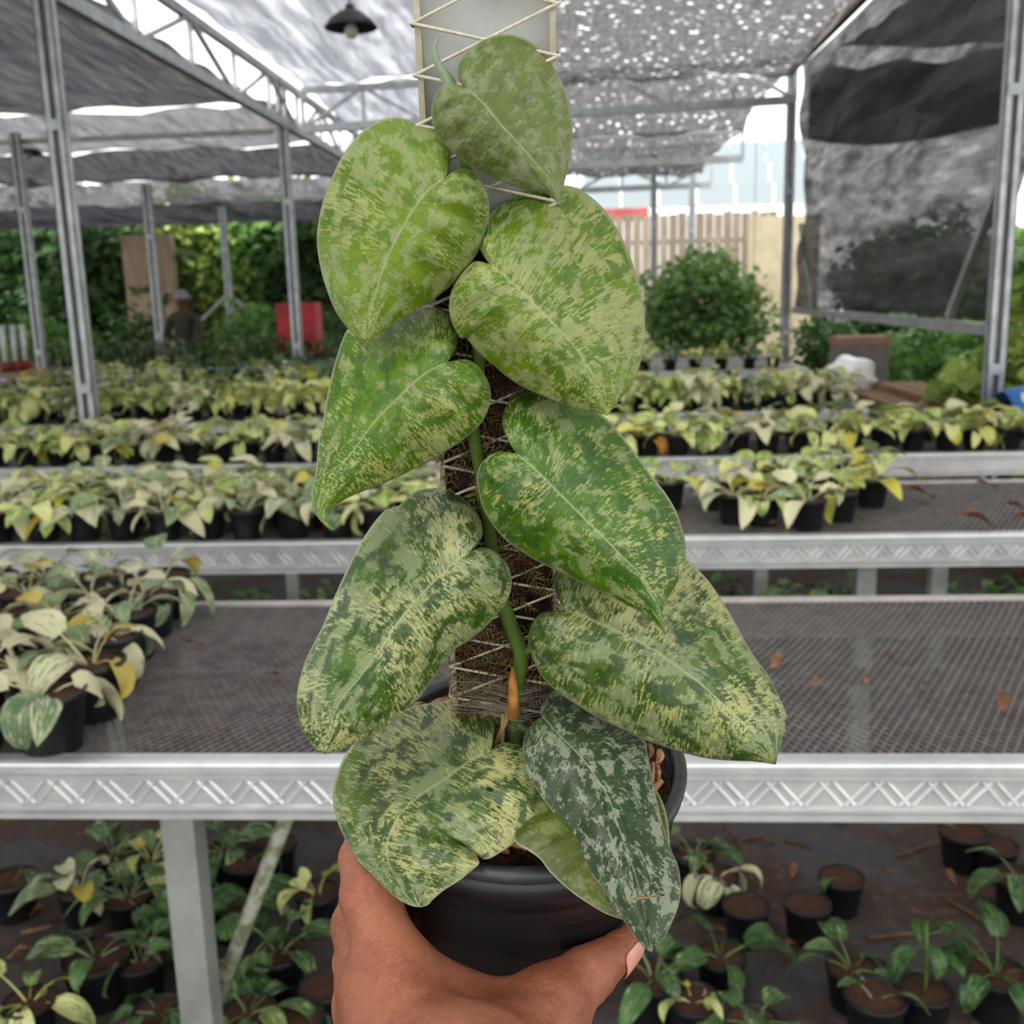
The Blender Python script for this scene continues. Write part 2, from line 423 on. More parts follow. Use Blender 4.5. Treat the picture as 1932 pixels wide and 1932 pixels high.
# ------------------------------------------------------------------ benches
def rail(m, x0, x1, yf, zt, face=-1):
    d = -face
    prof = [(0.010, 0.0), (0.002, -0.003), (0.0, -0.008), (0.0, -0.015), (0.009, -0.019), (0.009, -0.024), (0.0, -0.027), (0.0, -0.031), (0.006, -0.034), (0.006, -0.080), (0.0, -0.083), (0.0, -0.087),
            (0.008, -0.089), (0.008, -0.093), (-0.002, -0.096), (-0.002, -0.104), (0.03, -0.106), (0.03, -0.100), (0.014, -0.098), (0.014, -0.010), (0.036, -0.008), (0.036, 0.0)]
    V = []
    for x in (x0, x1):
        for dy, dz in prof: V.append((x, yf+d*dy, zt+dz))
    n = len(prof)
    m.add(V, [(i, (i+1) % n, n+(i+1) % n, n+i) for i in range(n)] + [tuple(range(n)), tuple(range(2*n-1, n-1, -1))])
def bench(y0, y1, x0, x1, zt, label, px_=0.0185, py_=0.033, sw=0.0043, emboss=True, legs=(), braces=()):
    e = empty('growing_bench', ((x0+x1)/2, (y0+y1)/2, 0), label, 'bench', 'metal growing benches')
    m = MB(); rail(m, x0, x1, y0, zt); m.build('front_rail', ALU, e)
    m = MB(); rail(m, x0, x1, y1, zt, 1); m.build('rear_rail', ALU_BACK, e)
    for x in (x0, x1): MB().box((x-0.015, y0+0.03, zt-0.09), (x+0.015, y1-0.03, zt-0.002)).build('end_rail', ALU, e)
    if emboss:
        m = MB(); P = 0.087; k = int((x1-x0)/P)
        for i in range(k):
            xx = x0+i*P
            for s0, s1 in ((0.0, 0.43), (0.25, 0.68)):
                m.bar((xx+s0*P, y0+0.005, zt-0.036), (xx+s1*P, y0+0.005, zt-0.078), 0.0052, 0.0052, (0, 1, 0), math.pi/4)
                m.bar((xx+(s0+0.5)*P, y0+0.005, zt-0.078), (xx+(s1+0.5)*P, y0+0.005, zt-0.036), 0.0052, 0.0052, (0, 1, 0), math.pi/4)
        tag(m.build('embossed_zigzag', ALU, e), kind='stuff')
    ya, yb = y0+0.03, y1-0.03; H = yb-ya; sl = px_/py_; m = MB()
    n = int((x1-x0+H*sl)/px_)+1
    for fam in (1, -1):
        for i in range(n):
            xs = (x0 - (H*sl if fam > 0 else 0)) + i*px_
            t0, t1 = 0.0, 1.0
            X0, X1 = xs, xs+fam*H*sl
            def clip(t0, t1):
                for lim, sg in ((x0, 1), (x1, -1)):
                    a, b = (X0-lim)*sg, (X1-lim)*sg
                    if a < 0 and b < 0: return None
                    if a < 0: t0 = max(t0, a/(a-b))
                    if b < 0: t1 = min(t1, a/(a-b))
                return (t0, t1) if t1-t0 > 0.01 else None
            c_ = clip(t0, t1)
            if not c_: continue
            dz = 0.0012*fam
            m.bar((X0+(X1-X0)*c_[0], ya+H*c_[0], zt-0.010+dz), (X0+(X1-X0)*c_[1], ya+H*c_[1], zt-0.010+dz), sw, 0.0025, roll=0.5*fam)
    tag(m.build('expanded_metal_top', MESHM, e), kind='stuff')
    ym = y0+(y1-y0)*0.50
    MB().box((x0, ym-0.006, zt-0.05), (x1, ym+0.006, zt-0.014)).build('cross_bearer', STEEL_OLD, e)
    for lx, ly in legs:
        m = MB(); w = 0.03
        m.box((lx-w, ly-w*0.9, 0.008), (lx+w, ly+w*0.9, zt-0.098)); m.build('leg', STEEL_OLD, e)
        MB().box((lx-0.05, ly-0.05, 0.0), (lx+0.05, ly+0.05, 0.008)).build('foot_plate', STEEL_OLD, e)
    for a, b in braces:
        MB().tube([a, b], 0.0145, 10).build('diagonal_brace', MOSSY, e, True)
    return e
t = NT('mossy_old_steel')
v = t.tc('Object'); n1 = t.noise(v, 30, 5, 0.7)
c = t.mix(t.step(n1, 0.42, 0.6), lin('#a3a79a'), lin('#6c7150')); c = t.mix(t.step(t.noise(v, 70, 3, 0.6), 0.6, 0.7), c, lin('#4d4438'))
MOSSY = t.done(t.bsdf(c, 0.8))
BZ = 0.82
bench(1.59, 2.545, -2.3, 1.9, BZ, 'nearest metal bench with zigzag embossed rail and open mesh top', legs=((-0.715, 1.68), (1.5, 1.68), (-0.55, 2.48), (1.5, 2.48)),
      braces=(((-0.52, 1.74, 0.69), (-0.715, 1.74, 0.235)),))
bench(3.19, 4.12, -3.4, 2.25, BZ, 'second metal bench with rows of potted plants on one half', 0.021, 0.038, 0.0052, True, legs=((0.94, 3.3), (1.42, 4.0), (-1.6, 3.3), (-1.6, 4.0)))
bench(4.79, 5.73, -4.4, 2.35, BZ, 'third metal bench packed with pots along its whole length', 0.03, 0.05, 0.009, False, legs=((0.9, 4.9), (-1.4, 4.9), (2.2, 4.9)))
bench(6.75, 7.7, -4.9, 1.9, BZ-0.02, 'fourth metal bench, its plants level with the foot of the thick posts', 0.06, 0.09, 0.018, False, legs=((0.9, 6.85), (-2.9, 6.85)))
bench(8.6, 9.5, -5.2, 2.2, BZ-0.02, 'fifth metal bench behind the thick posts', 0.09, 0.12, 0.026, False, legs=((0.9, 8.7), (-2.9, 8.7)))
bench(10.3, 11.2, -6.0, 2.3, BZ-0.02, 'sixth metal bench in front of the big round shrub', 0.09, 0.12, 0.026, False, legs=((0.9, 10.4), (-2.9, 10.4)))
bench(12.6, 13.5, -7.5, 2.4, BZ-0.02, 'seventh metal bench, carrying the big round shrub', 0.12, 0.16, 0.035, False, legs=((0.9, 12.7), (-2.9, 12.7)))

# ------------------------------------------------------------------ the held plant: frame of the pot and the pole
AX_U = np.array([0.0, 0.906, -0.423])                       # pot axis upwards: right, up, depth
AX_F = np.array([0.0, -0.423, -0.906])                      # towards the viewer
P_POT = np.array([0.005, -0.119, 0.506])
def cpt(v): return CAM + cdir(v)
POT_C = cpt(P_POT); POT_X = cdir((1, 0, 0)); POT_U = cdir(AX_U); POT_F = cdir(AX_F)
held = empty('potted_climbing_plant', POT_C - POT_U*0.13, 'tall variegated climbing plant on a corded moss pole, its black pot held up', 'potted plant')

t = NT('black_nursery_pot')
v = t.tc('Object'); n1 = t.noise(t.vmul(v, (1, 1, 14)), 14.0, 3.0, 0.6); n2 = t.noise(v, 420.0, 2.0, 0.5)
c = t.mix(t.step(n1, 0.35, 0.7), lin('#17171a'), lin('#232226')); c = t.mix(t.step(n2, 0.68, 0.76, 0, 0.25), c, lin('#6a6a6c'))
POTM = t.done(t.bsdf(c, 0.36, t.bump(n1, 0.08, 0.004), spec=0.45))
RIMM = plain('grey_black_pot_rim', '#3c3d40', '#2b2c2f', 60.0, 0.5)
pf = (POT_X, POT_F, POT_U)
prof = [(0.0, -0.128), (0.0555, -0.128), (0.058, -0.125), (0.0675, -0.058), (0.0682, -0.056), (0.0700, -0.0555), (0.0735, -0.0285), (0.0738, -0.0275), (0.0752, -0.0265), (0.0768, -0.0055)]
prof_in = [(0.0735, -0.006), (0.0560, -0.120), (0.0, -0.121)]
pot = MB().lathe(prof + prof_in, 96, POT_C, pf).build('pot', POTM, held, True)
MB().lathe([(0.0766, -0.0075), (0.0795, -0.0055), (0.0800, -0.002), (0.0788, 0.0), (0.0742, 0.0), (0.0732, -0.003), (0.0734, -0.0075)], 96, POT_C, pf).build('pot_rim', RIMM, pot, True)
POTR = lambda h: float(np.interp(h, [-0.128, -0.125, -0.057, -0.028, 0.0], [0.0565, 0.058, 0.068, 0.0745, 0.080]))

t = NT('bark_substrate'); v = t.tc('Object'); n1 = t.noise(v, 190.0, 4.0, 0.7)
c = t.mix(t.step(n1, 0.35, 0.65), lin('#2c1d14'), lin('#6b4a33'))
BARKM = t.done(t.bsdf(c, 0.95, t.bump(n1, 1.0, 0.004)))
t = NT('husk_chips'); v = t.tc('Object'); n1 = t.noise(t.vmul(v, (40, 400, 400)), 1.0, 3.0, 0.6)
c = t.mix(t.rnd(), lin('#7a4a2e'), lin('#b98a62')); c = t.mix(t.step(n1, 0.45, 0.65), c, lin('#4a2c1c'))
CHIPM = t.done(t.bsdf(c, 0.8))
m = MB(); rings = 9
V = [POT_C-POT_U*0.006]; Fc = []
for i in range(1, rings+1):
    for k in range(40):
        a = 2*math.pi*k/40; r = 0.0728*i/rings
        V.append(POT_C + POT_X*(r*math.cos(a)) + POT_F*(r*math.sin(a)) - POT_U*(0.008+0.003*math.sin(5*a+i)+0.003*RND.random()))
for k in range(40):
    Fc.append((0, 1+k, 1+(k+1) % 40))
    for i in range(rings-1):
        b = 1+i*40; Fc.append((b+k, b+40+k, b+40+(k+1) % 40, b+(k+1) % 40))
soil = m.add(V, Fc).build('substrate', BARKM, held, True)
chips = []
for kind in range(3):
    m = MB(); L, W, H = ((0.016, 0.0045, 0.0022), (0.010, 0.004, 0.002), (0.024, 0.0032, 0.0026))[kind]
    V = []
    for i in range(5):
        u = i/4; w = W*(0.35+0.65*math.sin(math.pi*(0.12+0.76*u))); z = 0.002*math.sin(math.pi*u)
        V += [(L*(u-0.5), -w/2, z), (L*(u-0.5), 0, z+H*0.6), (L*(u-0.5), w/2, z), (L*(u-0.5), 0, z-H*0.4)]
    Fc = [(0, 1, 2, 3), (19, 18, 17, 16)]
    for i in range(4):
        for k in range(4): Fc.append((i*4+k, i*4+(k+1) % 4, i*4+4+(k+1) % 4, i*4+4+k))
    chips.append(m.add(V, Fc).mesh('bark_chip', CHIPM))
rot = Matrix((POT_X, POT_F, POT_U)).transposed()
r_ = random.Random(3)
for i in range(300):
    a = r_.random()*2*math.pi; rr = 0.0675*math.sqrt(r_.random())
    p = POT_C + POT_X*(rr*math.cos(a)) + POT_F*(rr*math.sin(a)) - POT_U*(0.0040-0.007*r_.random())
    o = bpy.data.objects.new('bark_chip', chips[r_.choice((0, 0, 1, 1, 2))]); COL.objects.link(o); o.parent = soil
    q = rot @ (Matrix.Rotation(r_.random()*6.28 if rr < 0.057 else a+math.pi/2+r_.uniform(-0.25, 0.25), 3, 'Z') @ Matrix.Rotation(r_.uniform(-0.45, 0.45), 3, 'Y') @ Matrix.Rotation(r_.uniform(-0.6, 0.6), 3, 'X'))
    o.matrix_basis = Matrix.Translation(Vector(p)) @ (q.to_4x4() @ Matrix.Scale(r_.uniform(0.7, 1.25), 4))

# ------------------------------------------------------------------ pole
PO = np.array([-0.0020, -0.119, 0.506])
PU = np.array([-0.023, 0.906, -0.423]); PU /= np.linalg.norm(PU)
PF = np.array([0.0, -0.423, -0.906]); PF /= np.linalg.norm(PF)
PX = np.cross(PF, PU); PX = PX if PX[0] > 0 else -PX
PX /= np.linalg.norm(PX)
def pole(x, l, f): return cpt(PO + PX*x + PU*l + PF*f)
def pole_z(y):                                                # depth of the pole at a pixel row
    k = (966-y)/F; return 0.506-0.423*((k*0.506+0.119)/(0.906+k*0.423))
t = NT('white_pvc_panel'); v = t.tc('Object')
n1 = t.noise(v, 25.0, 4.0, 0.6); n2 = t.noise(t.vmul(v, (90, 90, 9)), 2.0, 3.0, 0.6)
c = t.mix(t.step(n1, 0.35, 0.65), lin('#b9bdba'), lin('#a9ada8')); c = t.mix(t.step(n2, 0.68, 0.74, 0, 0.6), c, lin('#7b5a48'))
PVC = t.done(t.bsdf(c, 0.5))
CORD = plain('cream_cord', '#d5d0bd', '#bdb59c', 500.0, 0.9)
W2 = 0.0247
def pbox(m, x0, x1, l0, l1, f0, f1):
    P = [pole(x, l, f) for f in (f0, f1) for x, l in ((x0, l0), (x1, l0), (x1, l1), (x0, l1))]
    return m.add(P, [(3, 2, 1, 0), (4, 5, 6, 7), (0, 1, 5, 4), (1, 2, 6, 5), (2, 3, 7, 6), (3, 0, 4, 7)])
panel = pbox(MB(), -W2, W2, -0.09, 0.40, -0.002, 0.0).build('support_pole', PVC, held)
for s in (-1, 1):
    x0, x1 = sorted((s*W2, s*(W2-0.0022)))
    pbox(MB(), x0, x1, -0.09, 0.40, 0.0, 0.009).build('folded_edge', plain('aged_pvc_edge', '#c2bda9', '#a39c84', 60.0, 0.7), panel)
# cord: zigzag across the front, wrapped round the edges
Lk = [0.3245-0.0166*k for k in range(-4, 19)]
FT = 0.0105
k_str = 0
for k, l in enumerate(Lk):
    for j, dl in ((k, -0.0115), (k-2, -0.0115)):
        if 0 <= j < len(Lk) and l > 0.035:
            a = (-W2-0.0006, l, FT); b = (W2+0.0006, Lk[j]+dl, FT)
            mid = [(a[0]+(b[0]-a[0])*u, a[1]+(b[1]-a[1])*u, FT+0.0004*math.sin(math.pi*u)) for u in (0, 0.25, 0.5, 0.75, 1)]
            pts = [(-W2-0.0012, l-0.001, -0.001)] + [(-W2-0.0012, l, FT-0.001)] + mid + [(W2+0.0012, Lk[j]+dl, FT-0.001), (W2+0.0012, Lk[j]+dl+0.001, -0.001)]
            MB().tube([pole(*p) for p in pts], 0.00062, 6).build('cord', CORD, panel, True)
# moss filling
t = NT('dark_peat_moss'); v = t.tc('Object'); n1 = t.noise(v, 260.0, 4.0, 0.7)
c = t.mix(t.step(n1, 0.35, 0.7), lin('#17110d'), lin('#4a3423'))
PEAT = t.done(t.bsdf(c, 1.0, t.bump(n1, 1.0, 0.004)))
m = MB(); V, Fc = [], []; nl, nx = 70, 10
for i in range(nl+1):
    l = -0.02+0.278*i/nl
    top = max(0.0, (l-0.235)/0.023)
    for j in range(nx+1):
        u = -1+2*j/nx
        f = (0.0085*(1-u*u*0.8)+0.0025*RND.random())*(1-0.7*top)
        if l < 0.10 and u > 0.25 and l > 0.075: f *= 0.15
        V.append(pole(u*(W2-0.0023), l, 0.0004+f))
for i in range(nl):
    for j in range(nx):
        k = i*(nx+1)+j; Fc.append((k, k+1, k+nx+2, k+nx+1))
m.add(V, Fc).build('moss_core', PEAT, panel, True)
t = NT('moss_tufts'); r0 = t.noise(t.tc('Object'), 90.0, 3.0, 0.6)
c = t.mix(t.step(r0, 0.35, 0.65), lin('#76713f'), lin('#a8955e')); c = t.mix(t.step(t.noise(t.tc('Object'), 45.0, 2.0), 0.5, 0.62), c, lin('#5a3d28'))
TUFT = t.done(t.bsdf(c, 0.9))
m = MB(); r_ = random.Random(11)
for i in range(330):                                          # sprigs: a curved stem with fine side blades
    l = r_.uniform(-0.012, 0.232); u = r_.uniform(-0.92, 0.92)
    if 0.072 < l < 0.098 and u > 0.15: continue
    f = 0.0035+0.006*(1-u*u*0.7)
    a = r_.uniform(0, 6.28); L = r_.uniform(0.008, 0.018)
    d = np.array([math.cos(a), math.sin(a)*0.9-0.35])
    prev = None
    nb = 7
    for q in range(nb):
        s = q/(nb-1)
        cx, cl = u*W2+d[0]*L*s, l+d[1]*L*s; cf = f+0.004*math.sin(math.pi*s*0.8)
        cx = max(-W2+0.002, min(W2-0.002, cx))
        for sd in (-1, 1):
            bl = L*0.38*(1-0.6*s)
            ex, el = cx+(-d[1]*sd*0.8+d[0]*0.6)*bl, cl+(d[0]*sd*0.8+d[1]*0.6)*bl
            w = 0.00036
            p0, p1, p2, p3 = pole(cx-w*d[0], cl-w*d[1], cf), pole(cx+w*d[0], cl+w*d[1], cf), pole(ex, el, cf+0.0016), pole((cx+ex)/2, (cl+el)/2, cf+0.0020)
            m.add([p0, p1, p2, p3], [(0, 1, 3), (1, 2, 3), (0, 3, 2)])
tag(m.build('moss', TUFT, panel), kind='stuff')
m = MB()
for i in range(520):                                          # loose brown fibres
    l = r_.uniform(-0.014, 0.238); u = r_.uniform(-0.9, 0.9); a = r_.uniform(0, 6.28); L = r_.uniform(0.003, 0.011)
    if 0.072 < l < 0.098 and u > 0.15: continue
    f = 0.003+0.0068*(1-u*u*0.7)
    pts = []
    for q in range(4):
        s = q/3; x = max(-W2+0.0025, min(W2-0.0025, u*W2+L*math.cos(a+1.2*s)*s)); pts.append(pole(x, l+L*math.sin(a+1.2*s)*s, f+0.002*math.sin(math.pi*s)))
    m.tube(pts, [0.0002, 0.00018, 0.00015, 0.00008], 3, False)
tag(m.build('fibre', plain('brown_fibre', '#8a5f3f', '#55371f', 200.0, 0.9), panel), kind='stuff')

# ------------------------------------------------------------------ stem
STEMM = plain('green_stem', '#5f7a2c', '#46642a', 60.0, 0.5, bump=0.05)
def smooth(pts, n):
    pts = np.array(pts, float)
    P = np.vstack([2*pts[0]-pts[1], pts, 2*pts[-1]-pts[-2]]); out = []
    d = np.r_[0, np.cumsum(np.linalg.norm(np.diff(pts[:, :2], axis=0), axis=1)+1e-9)]; tot = d[-1]
    for s in np.linspace(0, tot, n):
        i = min(np.searchsorted(d, s, 'right')-1, len(pts)-2); u = (s-d[i])/(d[i+1]-d[i])
        a, b, c_, e_ = P[i], P[i+1], P[i+2], P[i+3]
        out.append(0.5*((2*b)+(-a+c_)*u+(2*a-5*b+4*c_-e_)*u*u+(-a+3*b-3*c_+e_)*u**3))
    return np.array(out)
stem_px = [(970, 1425), (969, 1370), (972, 1300), (983, 1235), (960, 1170), (938, 1105), (927, 1030), (920, 960), (905, 880), (893, 810), (897, 740), (905, 680), (893, 600), (880, 500), (875, 400), (880, 310), (868, 230), (855, 170)]
sp = smooth(stem_px, 60)
STEM = [px(x, y, pole_z(y)-0.0155) for x, y in sp]
rad = np.interp(np.linspace(0, 1, 60), [0, 0.15, 0.5, 1], [0.0037, 0.0036, 0.0026, 0.0022])
stem = MB().tube(STEM, list(rad), 12).build('stem', STEMM, held, True)
SHEATH = plain('dry_orange_sheath', '#c58a3c', '#8f5a2a', 120.0, 0.7)
MB().tube([px(967, 1258, 0.462), px(967, 1290, 0.462), px(968, 1320, 0.466), px(970, 1350, 0.470)], [0.0006, 0.0021, 0.0024, 0.003], 10).build('dry_sheath', SHEATH, stem, True)
SHOOTM = plain('grey_green_shoot', '#8a9b7c', '#6f8264', 50.0, 0.5)
MB().tube([px(x, y, 0.352) for x, y in smooth([(828, 68), (820, 90), (822, 108), (832, 130), (843, 148), (853, 170)], 20)], list(np.linspace(0.0003, 0.0026, 20)), 10).build('rolled_new_leaf', SHOOTM, held, True)
ROOTM = plain('pale_aerial_root', '#a08a52', '#7c6a3c', 90.0, 0.8)
for pts in ([(958, 1330), (955, 1360), (942, 1385), (932, 1410)], [(950, 1345), (948, 1380), (946, 1412)]):
    MB().tube([px(x, y, 0.476) for x, y in smooth(pts, 12)], 0.0012, 8).build('aerial_root', ROOTM, stem, True)

# clear tape round the foot of the pole
t = NT('clear_tape'); v = t.tc('UV'); s_ = t.sep(v)
n1 = t.noise(t.comb(t.math('MULTIPLY', s_[0], 1.2), t.math('MULTIPLY', s_[1], 46.0), 0.0), 1.0, 5.0, 0.75, 0.2)
gl = t.n('ShaderNodeBsdfPrincipled'); gl.inputs['Base Color'].default_value = lin('#c9c6bd'); gl.inputs['Roughness'].default_value = 0.35
TAPE = t.done(t.mixsh(t.step(n1, 0.5, 0.8, 0.03, 0.42), t.transp((0.93, 0.93, 0.9, 1)), gl.outputs[0]))
m = MB(); V, Fc, UVt = [], [], []
nu, nv = 24, 10
for i in range(nu+1):
    u = -1+2*i/nu
    for j in range(nv+1):
        w = j/nv
        x = u*(W2+0.0008); f = 0.0125+0.005*math.exp(-((u-0.22)/0.3)**2)-0.0015*(abs(u) > 0.97)
        V.append(pole(x, 0.024+0.030*w-0.006*u*0.5-0.004*(u > 0)*u, f)); UVt.append((u, w))
for i in range(nu):
    for j in range(nv):
        k = i*(nv+1)+j; Fc.append((k, k+nv+1, k+nv+2, k+1))
tape = m.add(V, Fc).build('clear_tape', TAPE, held, True)
uvl = tape.data.uv_layers.new(name='UVMap')
for lp in tape.data.loops: uvl.data[lp.index].uv = UVt[lp.vertex_index]
m = MB()
for i in range(18):
    w = r_.random(); tl = r_.uniform(-0.25, 0.5)
    a, b = r_.uniform(-1, -0.2), r_.uniform(0.1, 1)
    m.tube([pole(u*(W2+0.001), 0.026+0.026*w+0.004*tl*(-u)-0.004*u*0.5, 0.0129+0.005*math.exp(-((u-0.22)/0.3)**2)) for u in np.linspace(a, b, 9)], 0.00014, 3, False)
tag(m.build('stretched_strand', plain('stretched_clear_film', '#c4c2bb', '#a8a69d', 50.0, 0.3), tape), kind='stuff')

# ------------------------------------------------------------------ leaves
LK = 0.61
def llin(h):
    c = lin(h); return (c[0]*LK, c[1]*LK, c[2]*LK, 1.0)
def leaf_mat(name, dark, mid, silver, cream, ts, tcr, td, seed, lowmix=0.5, soft=0.03, rough=0.42, rib='#d8dfa8', cream_amt=0.9, silver_amt=0.85, fine=1.0):
    t = NT(name)
    st = t.sep(t.uv('vein')); pos = t.uv('flat')
    s, tt = st[0], st[1]
    low = t.noise(t.vadd(pos, (seed*3.1, seed*1.7, 0)), 26.0, 3.0, 0.55)
    streak = t.noise(t.comb(t.math('MULTIPLY', s, 125.0*fine), t.math('MULTIPLY', tt, 7.5), seed), 1.0, 4.5, 0.66, 0.25)
    wig = t.math('MULTIPLY', t.math('SUBTRACT', streak, 0.5), 0.55)
    blot = t.noise(t.comb(t.math('ADD', t.math('MULTIPLY', s, 15.0), wig), t.math('ADD', t.math('MULTIPLY', tt, 5.0), wig), seed+7.3), 1.0, 5.0, 0.62, 0.5)
    pos_b = t.vadd(pos, (seed*9.7, seed*5.3, 0))
    blot2 = t.noise(pos_b, 95.0, 5.0, 0.66, 1.1)
    sil = t.math('ADD', t.math('MULTIPLY', blot, 0.55), t.math('MULTIPLY', blot2, 0.45))
    hair = t.noise(t.comb(t.math('MULTIPLY', s, 300.0), t.math('MULTIPLY', tt, 14.0), seed+3.0), 1.0, 3.0, 0.6, 0.2)
    sil = t.math('ADD', sil, t.math('MULTIPLY', t.math('SUBTRACT', t.math('ADD', streak, hair), 1.0), 0.16))
    dk = t.noise(t.comb(t.math('ADD', t.math('MULTIPLY', s, 12.0), wig), t.math('ADD', t.math('MULTIPLY', tt, 4.0), wig), seed+31.0), 1.0, 5.0, 0.6, 0.4)
    speck = t.noise(pos_b, 900.0, 3.0, 0.7)
    c = t.mix(t.step(low, 0.5-lowmix*0.35, 0.5+lowmix*0.35), llin(dark), llin(mid))
    c = t.mix(t.step(speck, 0.35, 0.7, 0.0, 0.22), c, llin(mid))
    cr = t.math('ADD', streak, t.math('MULTIPLY', t.math('SUBTRACT', low, 0.5), -0.55))
    cr = t.math('ADD', cr, t.math('MULTIPLY', t.math('SUBTRACT', speck, 0.5), 0.35))
    m_s = t.step(sil, ts-soft, ts+soft, 0.0, silver_amt)
    sc_ = t.mix(t.step(speck, 0.3, 0.7), llin(silver), t.mix(0.22, llin(silver), llin(dark)))
    c = t.mix(m_s, c, sc_)
    reg = t.noise(t.vadd(pos, (seed*2.3, seed*6.1, 0)), 42.0, 3.0, 0.6)
    cr = t.math('ADD', cr, t.math('MULTIPLY', t.math('SUBTRACT', reg, 0.52), 0.5))
    m_c = t.step(cr, tcr-soft*1.2, tcr+soft*1.2, 0.0, cream_amt)
    c = t.mix(m_c, c, llin(cream))
    m_d = t.step(dk, td-soft, td+soft, 0.0, 0.88)
    c = t.mix(m_d, c, t.mix(t.step(streak, 0.35, 0.75, 0, 0.4), llin(dark), llin(mid)))
    ribm = t.math('MULTIPLY', t.step(tt, 0.0, 0.03, 1.0, 0.0), 0.5)
    c = t.mix(ribm, c, llin(rib))
    c = t.mix(t.step(tt, 0.965, 0.99, 0.0, 0.75), c, llin('#ccd0a4'))
    nz = t.bump(t.math('MULTIPLY', t.step(tt, 0.0, 0.12), t.math('ADD', -0.62, t.math('ADD', t.math('MULTIPLY', t.noise(t.comb(t.math('MULTIPLY', s, 34.0), t.math('MULTIPLY', tt, 2.0), seed), 1.0, 2.0, 0.5), 1.0), t.math('MULTIPLY', speck, 0.25)))), 0.35, 0.0012)
    bs = t.bsdf(c, rough, nz, spec=0.42)
    return t.done(t.mixsh(0.14, bs, t.transl(c)))

